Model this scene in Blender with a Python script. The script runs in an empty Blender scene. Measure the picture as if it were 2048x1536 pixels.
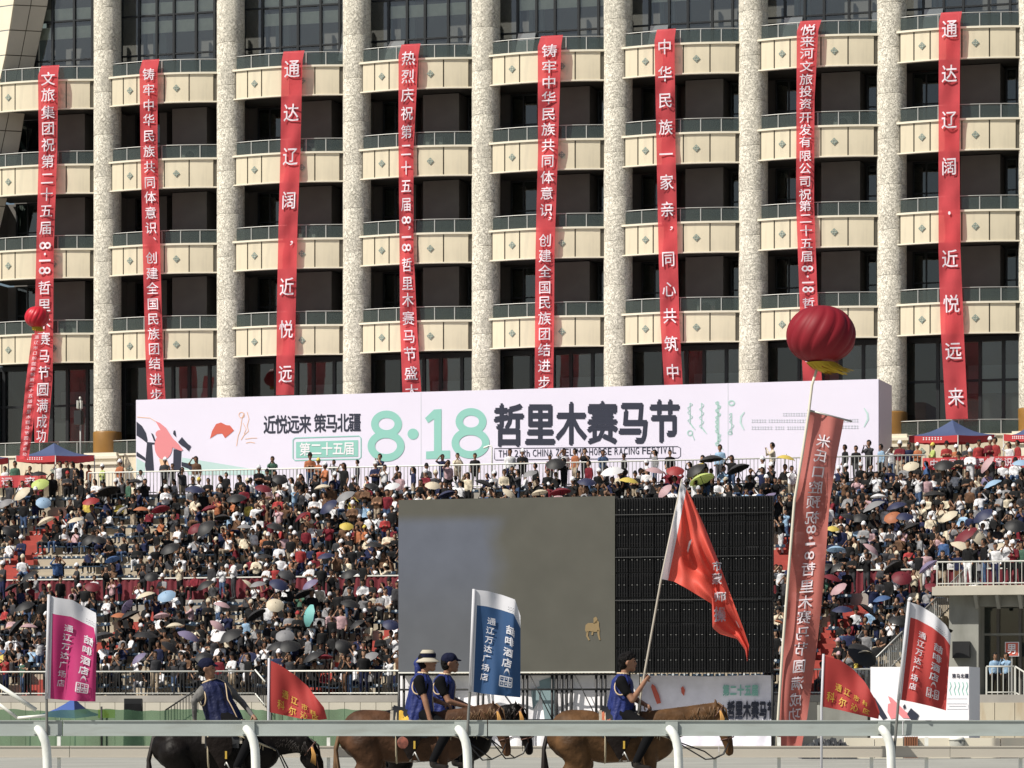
import bpy, bmesh, math, random
import numpy as np
from mathutils import Vector, Matrix
random.seed(7)
R=math.radians
sc=bpy.context.scene
COL=sc.collection
# ---------------------------------------------------------------- camera, sky, sun, exposure
F=6800.0; HZ=1415.0; CAMZ=1.55; D0=150.0
cam=bpy.data.cameras.new('camera'); camo=bpy.data.objects.new('camera',cam); COL.objects.link(camo)
camo.location=(0,0,CAMZ); camo.rotation_euler=(R(90),0,0)
cam.sensor_width=36; cam.lens=F/2048*36; cam.shift_y=(HZ-768)/2048; cam.clip_start=.5; cam.clip_end=3000
sc.camera=camo
SUN_EL,SUN_AZ=R(48),R(58)          # azimuth measured to the west of the line that runs from the scene to the camera
sdir=Vector((-math.sin(SUN_AZ)*math.cos(SUN_EL),-math.cos(SUN_AZ)*math.cos(SUN_EL),math.sin(SUN_EL)))
w=bpy.data.worlds.new('World'); sc.world=w; w.use_nodes=True
nt=w.node_tree; bg=nt.nodes['Background']; sky=nt.nodes.new('ShaderNodeTexSky'); sky.sky_type='NISHITA'; sky.sun_disc=False
sky.sun_elevation=SUN_EL; sky.sun_rotation=math.atan2(sdir.x,sdir.y)
sky.dust_density=2.0
nt.links.new(sky.outputs[0],bg.inputs[0]); bg.inputs[1].default_value=.058
sl=bpy.data.lights.new('sun','SUN'); sl.energy=4.9; sl.angle=R(.53); sl.color=(1,.95,.86)
so=bpy.data.objects.new('sun',sl); COL.objects.link(so); so.rotation_euler=sdir.to_track_quat('Z','Y').to_euler(); so.location=(0,0,60)
sc.view_settings.view_transform='Standard'; sc.view_settings.look='None'; sc.view_settings.gamma=1; sc.view_settings.exposure=0.2
sc.view_settings.use_curve_mapping=False
# ---------------------------------------------------------------- frames
TH=math.atan(F/22534.0); CT,ST=math.cos(TH),math.sin(TH)
def L(u,v,n):
    k=(u-1024)/F; t=(k*(D0-n*CT)+n*ST)/(CT+k*ST); Y=D0-t*ST-n*CT
    return Vector((t,-n,CAMZ+(HZ-v)*Y/F))
def proj(p):           # facade-local point -> picture
    X=p[0]*CT+p[1]*ST; Y=D0-p[0]*ST+p[1]*CT
    return 1024+F*X/Y, HZ-(p[2]-CAMZ)*F/Y
MW=Matrix.Translation((0,D0,0))@Matrix.Rotation(-TH,4,'Z')
def W(u,v,Y): return Vector(((u-1024)*Y/F,Y,CAMZ+(HZ-v)*Y/F))
def V(*a): return Vector(a)
# ---------------------------------------------------------------- materials
def mat(name,col,rough=.7,metal=0,objvar=0,var=.0,scale=4,bump=0,bscale=30,spec=.5,trans=0,transl=0,dist=0,detail=4,dirt=None,coord='Object'):
    m=bpy.data.materials.new(name); m.use_nodes=True; n=m.node_tree; b=n.nodes['Principled BSDF']; lk=n.links.new
    b.inputs['Roughness'].default_value=rough; b.inputs['Metallic'].default_value=metal; b.inputs['Specular IOR Level'].default_value=spec
    tc=n.nodes.new('ShaderNodeTexCoord'); cur=None
    base=n.nodes.new('ShaderNodeRGB'); base.outputs[0].default_value=(*col,1); cur=base.outputs[0]
    if var:
        t=n.nodes.new('ShaderNodeTexNoise'); t.inputs['Scale'].default_value=scale; t.inputs['Detail'].default_value=detail; t.inputs['Distortion'].default_value=dist
        lk(tc.outputs[coord],t.inputs[0]); h=n.nodes.new('ShaderNodeMapRange'); h.inputs[1].default_value=.3; h.inputs[2].default_value=.7; h.inputs[3].default_value=1-var; h.inputs[4].default_value=1+var
        lk(t.outputs[0],h.inputs[0]); x=n.nodes.new('ShaderNodeMix'); x.data_type='RGBA'; x.blend_type='MULTIPLY'; x.inputs[0].default_value=1
        lk(cur,x.inputs[6]); lk(h.outputs[0],x.inputs[7]); cur=x.outputs[2]
    if dirt:
        dc,da,ds=dirt
        mp=n.nodes.new('ShaderNodeMapping'); mp.inputs['Scale'].default_value=ds; lk(tc.outputs[coord],mp.inputs[0])
        t=n.nodes.new('ShaderNodeTexNoise'); t.inputs['Scale'].default_value=1; t.inputs['Detail'].default_value=5; lk(mp.outputs[0],t.inputs[0])
        h=n.nodes.new('ShaderNodeMapRange'); h.inputs[1].default_value=.5; h.inputs[2].default_value=.75; h.inputs[3].default_value=0; h.inputs[4].default_value=da; lk(t.outputs[0],h.inputs[0])
        x=n.nodes.new('ShaderNodeMix'); x.data_type='RGBA'; lk(h.outputs[0],x.inputs[0]); lk(cur,x.inputs[6]); x.inputs[7].default_value=(*dc,1); cur=x.outputs[2]
    if objvar:
        oi=n.nodes.new('ShaderNodeObjectInfo'); h=n.nodes.new('ShaderNodeMapRange'); h.inputs[3].default_value=1-objvar; h.inputs[4].default_value=1+objvar*.6; lk(oi.outputs['Random'],h.inputs[0])
        x=n.nodes.new('ShaderNodeMix'); x.data_type='RGBA'; x.blend_type='MULTIPLY'; x.inputs[0].default_value=1; lk(cur,x.inputs[6]); lk(h.outputs[0],x.inputs[7]); cur=x.outputs[2]
    lk(cur,b.inputs['Base Color'])
    if bump:
        t=n.nodes.new('ShaderNodeTexNoise'); t.inputs['Scale'].default_value=bscale; t.inputs['Detail'].default_value=3; t.inputs['Distortion'].default_value=dist
        lk(tc.outputs[coord],t.inputs[0]); bp=n.nodes.new('ShaderNodeBump'); bp.inputs['Strength'].default_value=bump; bp.inputs['Distance'].default_value=.05
        lk(t.outputs[0],bp.inputs['Height']); lk(bp.outputs[0],b.inputs['Normal'])
    out=n.nodes['Material Output']; sh=b.outputs[0]
    if transl:
        tl=n.nodes.new('ShaderNodeBsdfTranslucent'); lk(cur,tl.inputs[0]); mx=n.nodes.new('ShaderNodeMixShader'); mx.inputs[0].default_value=transl
        lk(sh,mx.inputs[1]); lk(tl.outputs[0],mx.inputs[2]); sh=mx.outputs[0]
    if trans:
        tr=n.nodes.new('ShaderNodeBsdfTransparent'); tr.inputs[0].default_value=(min(1,col[0]*1.3+.3),min(1,col[1]*1.3+.3),min(1,col[2]*1.3+.3),1)
        mx=n.nodes.new('ShaderNodeMixShader'); mx.inputs[0].default_value=trans
        lk(sh,mx.inputs[1]); lk(tr.outputs[0],mx.inputs[2]); sh=mx.outputs[0]
    lk(sh,out.inputs[0])
    m.diffuse_color=(*col,1)
    return m
def glassmat(name,tint,refl=.1,see=.5,rough=.02,body=(.02,.03,.03)):
    m=bpy.data.materials.new(name); m.use_nodes=True; n=m.node_tree; n.nodes.clear(); lk=n.links.new
    o=n.nodes.new('ShaderNodeOutputMaterial'); g=n.nodes.new('ShaderNodeBsdfGlossy'); g.inputs['Roughness'].default_value=rough; g.inputs[0].default_value=(1,1,1,1)
    t=n.nodes.new('ShaderNodeBsdfTransparent'); t.inputs[0].default_value=(*tint,1); d=n.nodes.new('ShaderNodeBsdfDiffuse'); d.inputs[0].default_value=(*body,1)
    m1=n.nodes.new('ShaderNodeMixShader'); m1.inputs[0].default_value=see; lk(d.outputs[0],m1.inputs[1]); lk(t.outputs[0],m1.inputs[2])
    fr=n.nodes.new('ShaderNodeFresnel'); fr.inputs[0].default_value=1.5; ad=n.nodes.new('ShaderNodeMath'); ad.operation='ADD'; ad.inputs[1].default_value=refl; lk(fr.outputs[0],ad.inputs[0])
    m2=n.nodes.new('ShaderNodeMixShader'); lk(ad.outputs[0],m2.inputs[0]); lk(m1.outputs[0],m2.inputs[1]); lk(g.outputs[0],m2.inputs[2]); lk(m2.outputs[0],o.inputs[0])
    return m
M={}
M['cream']=mat('cream_cladding',(.70,.62,.46),.45,objvar=.07,var=.05,scale=.7,dirt=((.38,.34,.27),.38,(3.5,3.5,.35)))
M['creamtrim']=mat('cream_trim',(.78,.72,.58),.5)
M['creamdark']=mat('joint_backing',(.10,.09,.07),.9)
M['gold']=mat('gold_sleeve',(.27,.14,.035),.4,var=.1,scale=2)
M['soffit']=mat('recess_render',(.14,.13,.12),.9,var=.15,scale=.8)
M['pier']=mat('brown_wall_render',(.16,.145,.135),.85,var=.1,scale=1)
M['slab']=mat('floor_slab',(.06,.056,.05),.9)
M['frame']=mat('window_frame_black',(.016,.018,.02),.4)
M['reflband']=mat('painted_glass_reflection',(.80,.78,.66),.8,var=.08,scale=3)  # pale strips stand in for reflections in the top-floor glass
M['inside']=mat('dark_interior',(.10,.112,.11),.9,var=.3,scale=.4)
M['reflpatch']=mat('painted_pane_reflection',(.22,.27,.28),.9)  # pale boxes behind the panes imitate reflections in them
M['steel']=mat('stainless_steel',(.42,.42,.40),.5,.6)
M['railglass']=glassmat('railing_glass',(.70,.76,.73),.0,.70,.05,(.12,.145,.13))
M['winglass']=glassmat('window_glass',(.55,.62,.6),.05,.85,.02,(.02,.03,.03))
M['curtain']=glassmat('curtain_wall_glass',(.86,.92,.90),.08,.86,.02,(.14,.16,.155))
M['emblem']=mat('emblem_green',(.24,.29,.25),.5)
M['whiteboard']=mat('printed_vinyl',(.77,.73,.86),.55,var=.015,scale=.5)
M['boardside']=mat('shaded_side_vinyl',(.66,.61,.68),.6)  # board vinyl darkened in colour to imitate shade on its end
M['navy']=mat('print_navy',(.018,.022,.045),.6)
M['teal']=mat('print_teal',(.27,.57,.50),.6)
M['paleteal']=mat('print_pale_teal',(.50,.68,.66),.6)
M['pink']=mat('print_pink',(.75,.25,.27),.6)
M['peach']=mat('print_peach',(.85,.52,.33),.6)
M['printred']=mat('print_red',(.62,.12,.08),.6)
M['printgrey']=mat('print_grey',(.58,.61,.66),.6)
M['printwhite']=mat('print_white',(.86,.84,.88),.6)
M['red']=mat('red_banner_cloth',(.66,.075,.09),.85,var=.12,scale=1.2,trans=.2,transl=.22)
M['letter']=mat('white_lettering',(.82,.74,.80),.7,transl=.15)
M['stone']=None
def stonemat():
    m=bpy.data.materials.new('carved_stone'); m.use_nodes=True; n=m.node_tree; b=n.nodes['Principled BSDF']; lk=n.links.new
    tc=n.nodes.new('ShaderNodeTexCoord')
    t=n.nodes.new('ShaderNodeTexNoise'); t.inputs['Scale'].default_value=12; t.inputs['Detail'].default_value=1.6; t.inputs['Distortion'].default_value=1.2; lk(tc.outputs['Object'],t.inputs[0])
    # worm-like carving: distance of the noise from its middle value
    s=n.nodes.new('ShaderNodeMath'); s.operation='SUBTRACT'; s.inputs[1].default_value=.5; lk(t.outputs[0],s.inputs[0])
    a=n.nodes.new('ShaderNodeMath'); a.operation='ABSOLUTE'; lk(s.outputs[0],a.inputs[0])
    r=n.nodes.new('ShaderNodeMapRange'); r.inputs[1].default_value=.0; r.inputs[2].default_value=.058; r.inputs[3].default_value=0; r.inputs[4].default_value=1; lk(a.outputs[0],r.inputs[0])
    t2=n.nodes.new('ShaderNodeTexNoise'); t2.inputs['Scale'].default_value=.6; t2.inputs['Detail'].default_value=5; lk(tc.outputs['Object'],t2.inputs[0])
    cr=n.nodes.new('ShaderNodeMix'); cr.data_type='RGBA'; lk(r.outputs[0],cr.inputs[0]); cr.inputs[6].default_value=(.37,.34,.27,1); cr.inputs[7].default_value=(.86,.81,.69,1)
    h=n.nodes.new('ShaderNodeMapRange'); h.inputs[1].default_value=.3; h.inputs[2].default_value=.7; h.inputs[3].default_value=.86; h.inputs[4].default_value=1.08; lk(t2.outputs[0],h.inputs[0])
    x=n.nodes.new('ShaderNodeMix'); x.data_type='RGBA'; x.blend_type='MULTIPLY'; x.inputs[0].default_value=1; lk(cr.outputs[2],x.inputs[6]); lk(h.outputs[0],x.inputs[7])
    lk(x.outputs[2],b.inputs['Base Color']); b.inputs['Roughness'].default_value=.85
    bp=n.nodes.new('ShaderNodeBump'); bp.inputs['Strength'].default_value=1; bp.inputs['Distance'].default_value=.025; lk(r.outputs[0],bp.inputs['Height']); lk(bp.outputs[0],b.inputs['Normal'])
    return m
M['stone']=stonemat()
# ---------------------------------------------------------------- mesh helpers
class MB:
    def __init__(s): s.v=[]; s.f=[]; s.m=[]; s.sm=[]
    def add(s,vs,fs,mi=0,smooth=False):
        o=len(s.v); s.v+=[tuple(p) for p in vs]
        for f in fs: s.f.append(tuple(i+o for i in f)); s.m.append(mi); s.sm.append(smooth)
        return s
    def box(s,lo,hi,mi=0,mtx=None):
        x0,y0,z0=lo; x1,y1,z1=hi
        vs=[V(*p) for p in ((x0,y0,z0),(x1,y0,z0),(x1,y1,z0),(x0,y1,z0),(x0,y0,z1),(x1,y0,z1),(x1,y1,z1),(x0,y1,z1))]
        if mtx: vs=[mtx@p for p in vs]
        return s.add(vs,[(0,3,2,1),(4,5,6,7),(0,1,5,4),(1,2,6,5),(2,3,7,6),(3,0,4,7)],mi)
    def hexa(s,p,mi=0): return s.add(p,[(0,3,2,1),(4,5,6,7),(0,1,5,4),(1,2,6,5),(2,3,7,6),(3,0,4,7)],mi)
    def tube(s,path,rad,seg=8,mi=0,cap=True,fy=1.0,smooth=True):
        path=[Vector(p) for p in path]; n=len(path)
        if not hasattr(rad,'__len__'): rad=[rad]*n
        vs=[]; up=None
        for i,p in enumerate(path):
            d=(path[min(i+1,n-1)]-path[max(i-1,0)]).normalized()
            if up is None: up=V(0,0,1) if abs(d.z)<.9 else V(0,1,0)
            a=(up-d*up.dot(d)).normalized(); b=d.cross(a); up=a
            for k in range(seg):
                q=2*math.pi*k/seg; vs.append(p+(a*math.cos(q)+b*math.sin(q)*fy)*rad[i])
        fs=[]
        for i in range(n-1):
            for k in range(seg):
                k2=(k+1)%seg; fs.append((i*seg+k,i*seg+k2,(i+1)*seg+k2,(i+1)*seg+k))
        s.add(vs,fs,mi,smooth)
        if cap:
            o=len(s.v)-n*seg
            s.f.append(tuple(o+k for k in range(seg))[::-1]); s.m.append(mi); s.sm.append(False)
            s.f.append(tuple(o+(n-1)*seg+k for k in range(seg))); s.m.append(mi); s.sm.append(False)
        return s
    def capsule(s,p0,r0,p1,r1,seg=14,mi=0,fy=1.0,smooth=True):
        p0,p1=Vector(p0),Vector(p1); d=p1-p0; l=d.length
        if l<1e-5: d=V(0,0,1)
        else: d=d/l
        pa=[];ra=[]
        for k in range(4):
            q=math.pi/2*(k+.25)/4.25; pa.append(p0-d*r0*math.cos(q)); ra.append(r0*math.sin(q))
        pa.append(p0);ra.append(r0); pa.append(p1+d*1e-4);ra.append(r1)
        for k in range(3,-1,-1):
            q=math.pi/2*(k+.25)/4.25; pa.append(p1+d*r1*math.cos(q)); ra.append(r1*math.sin(q))
        o=len(s.v); s.tube(pa,ra,seg,mi,True,1,smooth)
        if fy!=1:
            c=(p0.y+p1.y)/2
            for i in range(o,len(s.v)): s.v[i]=(s.v[i][0],c+(s.v[i][1]-c)*fy,s.v[i][2])
        return s
    def grid(s,P,nu,nv,mi=0,smooth=True,mf=None,close=False):
        vs=[P(i/nu,j/nv) for j in range(nv+1) for i in range(nu+1)]
        o=len(s.v); s.v+=[tuple(p) for p in vs]
        for j in range(nv):
            for i in range(nu):
                a=o+j*(nu+1)+i; s.f.append((a,a+nu+1,a+nu+2,a+1)); s.m.append(mf((i+.5)/nu,(j+.5)/nv) if mf else mi); s.sm.append(smooth)
        return s
    def mesh(s,name,mats):
        me=bpy.data.meshes.new(name); me.from_pydata(s.v,[],s.f)
        for m in (mats if isinstance(mats,(list,tuple)) else [mats]): me.materials.append(M[m] if isinstance(m,str) else m)
        me.polygons.foreach_set('material_index',s.m); me.polygons.foreach_set('use_smooth',s.sm); me.update(); return me
    def build(s,name,mats,parent=None,**k): return link(name,s.mesh(name,mats),parent,**k)
def link(name,me,parent=None,loc=None,**k):
    o=bpy.data.objects.new(name,me); COL.objects.link(o)
    if parent: o.parent=parent
    if loc is not None: o.location=loc
    for a,b in k.items(): o[a]=b
    return o
def thing(name,label,cat,mw=None,loc=None,group=None):
    o=bpy.data.objects.new(name,None); COL.objects.link(o); o.empty_display_size=.3
    if mw is not None: o.matrix_world=mw
    if loc is not None: o.location=loc
    o['label']=label; o['category']=cat
    if group: o['group']=group
    return o
# glyphs
_G={}
def glyph(ch,bold=0.0,res=2):
    k=(ch,bold)
    if k in _G: return _G[k]
    cu=bpy.data.curves.new('g','FONT'); cu.body=ch; cu.size=1; cu.resolution_u=res; cu.offset=bold; cu.align_x='CENTER'
    ob=bpy.data.objects.new('g',cu); COL.objects.link(ob); bpy.context.view_layer.update()
    dg=bpy.context.evaluated_depsgraph_get(); oe=ob.evaluated_get(dg); me=oe.to_mesh()
    vs=[(v.co.x,v.co.y) for v in me.vertices]; fs=[tuple(p.vertices) for p in me.polygons]
    oe.to_mesh_clear(); bpy.data.objects.remove(ob); bpy.data.curves.remove(cu)
    _G[k]=(vs,fs); return _G[k]
def glyph_on(mb,ch,fn,cx,cy,wd,ht,rot=0,mirror=False,mi=0,bold=0.0,fit=False):
    if bold>0:
        for k,(dx,dy) in enumerate(((1,0),(-1,.4),(0,-1),(.0,1))):
            glyph_on(mb,ch,(lambda x,y,k=k:fn(x,y)+V(0,-.0015*k,0)),cx+dx*bold*wd,cy+dy*bold*ht,wd,ht,rot,mirror,mi,0,fit)
        return
    """fn(x,y)->point; glyph centred at cx,cy, wd x ht in fn's units (y downward). rot in quarter turns clockwise"""
    vs,fs=glyph(ch,bold)
    if not vs: return
    xs=[a for a,b in vs]; ys=[b for a,b in vs]
    if fit: mx,my,sx,sy=(min(xs)+max(xs))/2,(min(ys)+max(ys))/2,max(max(xs)-min(xs),.01),max(max(ys)-min(ys),.01)
    else: mx,my,sx,sy=0,.36,.95,.95
    pts=[]
    for a,b in vs:
        p,q=(a-mx)/sx,-(b-my)/sy
        for _ in range(rot%4): p,q=-q,p
        if mirror: p=-p
        pts.append(fn(cx+p*wd,cy+q*ht))
    if mirror: fs=[f[::-1] for f in fs]
    mb.add(pts,fs,mi)
def letters(items,fn,m_,parent,mirror=False,rot=0,name='character'):
    """items: (char, x, y, w, h, bold, fit)"""
    for it in items:
        mb=MB(); glyph_on(mb,it[0],fn,it[1],it[2],it[3],it[4],it[7] if len(it)>7 else rot,mirror,bold=it[5],fit=it[6])
        if mb.v: mb.build(name,m_,parent)
def ordw(n):
    ones=['','first','second','third','fourth','fifth','sixth','seventh','eighth','ninth','tenth','eleventh','twelfth','thirteenth','fourteenth','fifteenth','sixteenth','seventeenth','eighteenth','nineteenth']
    if n<20: return ones[n]
    tens={2:'twent',3:'thirt',4:'fort',5:'fift',6:'sixt',7:'sevent',8:'eight',9:'ninet'}
    if n>=100: return 'hundred-and-'+(ordw(n-100) if n>100 else 'zero')
    t,o=divmod(n,10)
    return tens[t]+'ieth' if o==0 else tens[t]+'y-'+ones[o]
# ================================================================ HOTEL BUILDING
SP=6.045; T0=-19.335
ZP=[30.28,26.41,22.55,18.68]      # tops of the parapets of the four upper balconies
hotel=thing('hotel_building','tall cream hotel with carved round columns and bowed balconies behind the stand','building',mw=MW)
def bow(s,b=.50): return .42-.30*s+b*(1-(2*s-1)**2)
def bowslab(mb,s0,s1,z0,z1,off,th,mi=0,seg=4,w_=SP):
    vs=[]
    for i in range(seg+1):
        s=s0+(s1-s0)*i/seg; x=s*w_; n=bow(s)+off
        vs+=[(x,-n,z0),(x,-n,z1),(x,-n+th,z1),(x,-n+th,z0)]
    fs=[]
    for i in range(seg):
        a=i*4
        for k in range(4): fs.append((a+k,a+4+k,a+4+(k+1)%4,a+(k+1)%4))
    fs+=[(0,1,2,3),(seg*4+3,seg*4+2,seg*4+1,seg*4)]
    mb.add(vs,fs,mi)
EDG=[(.075,.175),(.178,.292),(.295,.515),(.518,.705),(.708,.885),(.905,.965)]
PH=1.30
panel_me=[]
for (a,b) in EDG:
    mb=MB(); bowslab(mb,a+.0035,b-.0035,-PH,-.09,0,.06,seg=3); panel_me.append(mb.mesh('parapet_panel','cream'))
mb=MB(); bowslab(mb,.05,.968,-.085,0,.07,.30,seg=14); bowslab(mb,.05,.968,-PH-.06,-PH-.005,.03,.20,seg=14); cap_me=mb.mesh('parapet_cap','creamtrim')
mb=MB(); bowslab(mb,.05,.968,-PH,-.09,-.035,.12,seg=12); back_me=mb.mesh('parapet_backing','creamdark')
mb=MB()
vs=[];fs=[]
for i in range(13):
    s=.04+.93*i/12; vs+=[(s*SP,-bow(s)+.07,0),(s*SP,2.0,0)]
for zz,fl in ((-PH+.04,1),(-.35,0)):
    o=len(vs)//26
    mb.add([(x,y,zz) for x,y,_ in vs],[(2*i,2*i+2,2*i+3,2*i+1) if fl else (2*i,2*i+1,2*i+3,2*i+2) for i in range(12)])
slab_me=mb.mesh('balcony_slab','slab')
RH=.60
mb=MB(); mb.tube([(s*SP,-bow(s)+.1,RH) for s in [.05+.915*i/16 for i in range(17)]],.020,6); rail_me=mb.mesh('handrail','steel')
gp=[(.06,.20),(.205,.345),(.35,.49),(.495,.635),(.64,.78),(.785,.96)]
glass_me=[]
for a,b in gp:
    mb=MB(); bowslab(mb,a,b,.03,RH-.06,-.1,.015,seg=3); glass_me.append(mb.mesh('glass_pane','railglass'))
POSTS=(.2025,.3475,.4925,.6375,.7825,.955)
mb=MB(); mb.box((-.02,-.03,0),(.02,.02,RH-.03)); post_me=mb.mesh('railing_post','steel')
def emblem_mesh():
    mb=MB(); r=.16
    mb.add([(0,0,-r),(r,0,0),(0,0,r),(-r,0,0),(0,-.03,-r),(r,-.03,0),(0,-.03,r),(-r,-.03,0)],[(4,5,6,7),(0,1,5,4),(1,2,6,5),(2,3,7,6),(3,0,4,7)])
    for q in range(4):
        a=Matrix.Rotation(q*math.pi/2,4,'Y'); mb.box((.02,-.045,.05),(.07,-.03,.062),1,a); mb.box((.05,-.045,.01),(.062,-.03,.062),1,a)
    return mb.mesh('emblem',['emblem','creamtrim'])
emb_me=emblem_mesh()
nbays=9
def bay_t(i): return T0-SP+i*SP         # bay i starts at column i-1
def balcony(i,z,first):
    b=link('balcony',back_me,hotel,(bay_t(i),0,z))
    for k,me in enumerate(panel_me): link('parapet_panel',me,b)
    link('parapet_cap',cap_me,b); link('balcony_slab',slab_me,b); link('handrail',rail_me,b); [link('railing_post',post_me,b,(s*SP,-bow(s)+.1,0)) for s in POSTS]
    for me in glass_me: link('glass_pane',me,b)
    for s in (.235,.61):
        e=link('emblem',emb_me,b,(s*SP,-bow(s)-.004,-.70)); e.rotation_euler.z=math.atan2(-(bow(s+.01)-bow(s-.01)),.02*SP)
    return b
for i in range(nbays):
    for z in ZP: balcony(i,z,i==0)
    balcony(i,13.1,False)
# recesses on the three middle floors
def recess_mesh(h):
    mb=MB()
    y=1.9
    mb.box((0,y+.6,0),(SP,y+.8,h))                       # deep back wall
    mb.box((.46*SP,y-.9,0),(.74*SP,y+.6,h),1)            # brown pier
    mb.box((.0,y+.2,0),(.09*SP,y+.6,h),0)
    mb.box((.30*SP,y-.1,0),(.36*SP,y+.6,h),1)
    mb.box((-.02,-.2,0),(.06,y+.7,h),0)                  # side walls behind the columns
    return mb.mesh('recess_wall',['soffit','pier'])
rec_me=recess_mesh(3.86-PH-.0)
def window_meshes(w_,h,cross=.42,mull=(.5,)):
    f=MB(); t=.07
    f.box((0,0,0),(w_,.08,t)); f.box((0,0,h-t),(w_,.08,h)); f.box((0,0,t),(t,.08,h-t)); f.box((w_-t,0,t),(w_,.08,h-t))
    for m_ in mull: f.box((m_*w_-t/2,0,t),(m_*w_+t/2,.08,h-t))
    f.box((t,.01,cross*h),(w_-t,.07,cross*h+t*.9))
    p=MB(); p.box((t,.035,t),(w_-t,.045,h-t))
    return f.mesh('window','frame'),p.mesh('pane','winglass')
M['curtaincloth']=mat('pale_curtain',(.30,.29,.27),.9); M['acwhite']=mat('grey_white_casing',(.35,.35,.33),.6)
wf,wp=window_meshes(.22*SP,2.55,.45,(.45,)); wf2,wp2=window_meshes(.19*SP,2.55,.45,(.4,))
for i in range(nbays):
    for z in ZP[1:]:
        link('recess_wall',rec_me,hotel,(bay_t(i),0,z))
        a=link('window',wf,hotel,(bay_t(i)+.09*SP,1.95,z)); link('pane',wp,a)
        a=link('window',wf2,hotel,(bay_t(i)+.755*SP,2.0,z)); link('pane',wp2,a)
        if random.random()<.55:
            s0=random.choice((.1,.2,.77,.85)); cu=MB(); cu.grid(lambda p,q:V(p*random.choice((.5,.6)) if 0 else p*.55,.03*math.sin(p*30),.05+2.5*q),14,1); cu.build('curtain','curtaincloth',hotel,loc=(bay_t(i)+s0*SP,2.2,z))
        if random.random()<.3:
            ac=MB(); ac.box((0,-.3,.0),(.8,0,.6)); ac.tube([(.4,-.305,.3),(.4,-.32,.3)],.22,16,1); ac.build('air_conditioner',['acwhite','frame'],hotel,loc=(bay_t(i)+random.choice((.50,.56))*SP,.95,z+.0))
# columns
NS=40
def drum_mesh(h,r=.63):
    mb=MB(); zs=[0,.02,.05,h-.05,h-.02,h]; rs=[r-.010,r-.004,r,r,r-.004,r-.010]
    mb.tube([(0,0,z) for z in zs],rs,NS); return mb.mesh('stone_drum','stone')
dh=3.865/2; dr=drum_mesh(dh-.004)
mb=MB(); mb.tube([(0,0,0),(0,0,26)],.585,24); core=mb.mesh('column','slab')
mb=MB(); mb.tube([(0,0,0),(0,0,.05),(0,0,.95),(0,0,1.0)],[.64,.655,.655,.64],NS); sleeve=mb.mesh('gold_sleeve','gold')
mb=MB(); mb.box((-.8,-.85,-2.6),(.8,.8,0)); mb.box((-.9,-.95,-.28),(.9,.8,-.16)); mb.box((-.9,-.95,-.55),(.9,.8,-.43)); plinth=mb.mesh('plinth','creamtrim')
for k in range(0,9):
    t=T0+(k)*SP
    c=link('column',core,hotel,(t,0,13.15))
    for j in range(12): 
        d=link('stone_drum',dr,c,(0,0,1.0+j*dh)); d.rotation_euler.z=random.random()*6.28
    link('gold_sleeve',sleeve,c,(0,0,0)); link('plinth',plinth,c,(0,0,0))
# top floor curtain wall
TOPZ=30.28
def curtain():
    y=.9; z0=TOPZ-.3; z1=TOPZ+5
    ms=(.03,.20,.345,.485,.665,.815,.965)
    f=MB()
    for m_ in ms: f.box((m_*SP-.05,y-.12,z0),(m_*SP+.05,y+.04,z1))
    for zz in (TOPZ+1.14,TOPZ+2.95,TOPZ+4.3): f.box((.03*SP,y-.10,zz),(.965*SP,y+.03,zz+.07))
    f.box((-.3,y-.6,z0),(.03*SP-.05,y+.2,z1)); f.box((.965*SP+.05,y-.6,z0),(SP+.3,y+.2,z1))
    fm=f.mesh('curtain_wall_frame','frame'); panes=[]
    for a,b in zip(ms,ms[1:]):
        for (c,d) in ((z0,TOPZ+1.14),(TOPZ+1.21,TOPZ+2.95),(TOPZ+3.02,TOPZ+4.3)):
            p=MB(); jy=random.uniform(-.004,.004); p.add([(a*SP+.05,y-.02-jy,c),(b*SP-.05,y-.02+jy,c),(b*SP-.05,y-.02+jy*2,d),(a*SP+.05,y-.02,d)],[(0,1,2,3)]); panes.append(p.mesh('glass_pane','curtain'))
    return fm,panes
cf,cps=curtain()
openp=MB(); openp.box((0,-.02,-1.0),(.8,.02,0)); open_me=openp.mesh('open_window_pane',glassmat('open_pane_glass',(.5,.6,.6),.16,.55,.03,(.2,.23,.24)))
inm=MB(); inm.box((0,3.6,TOPZ-.3),(SP,3.8,TOPZ+5)); inm.box((1.25,1.0,TOPZ+2.2),(SP-.2,1.04,TOPZ+2.75),1); inm.box((1.25,1.0,TOPZ+3.03),(SP-.2,1.04,TOPZ+3.6),1)
for xx,ww,h_ in ((.14,.02,1.9),(.22,.03,1.6),(.27,.06,2.1)): inm.box((xx*SP,2.2,TOPZ+1.2),((xx+ww)*SP,2.4,TOPZ+1.2+h_),2)
inm.box((0,1.2,TOPZ+4.9),(SP,3.8,TOPZ+5)); inm.box((0,.9,TOPZ-.36),(SP,3.8,TOPZ-.3))
in_me=inm.mesh('room_interior',['inside','reflband','reflpatch'])
for i in range(nbays):
    t=bay_t(i); w_=link('curtain_wall',cf,hotel,(t,0,0)); link('room_interior',in_me,w_)
    for p in cps: link('glass_pane',p,w_)
    for s,a in (((.835,32),) if i in (2,) else ((.20,26),(.84,30)) if i in (3,6) else ((.21,26),) if i in (4,5,7) else ()):
        o=link('open_window_pane',open_me,w_,(s*SP,.75,TOPZ+1.12)); o.rotation_euler.x=R(-a)
    so_=MB(); so_.box((0,1.0,TOPZ+5.0),(SP,4,TOPZ+5.4)); so_.build('upper_slab','slab',hotel,loc=(t,0,0))
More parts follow.
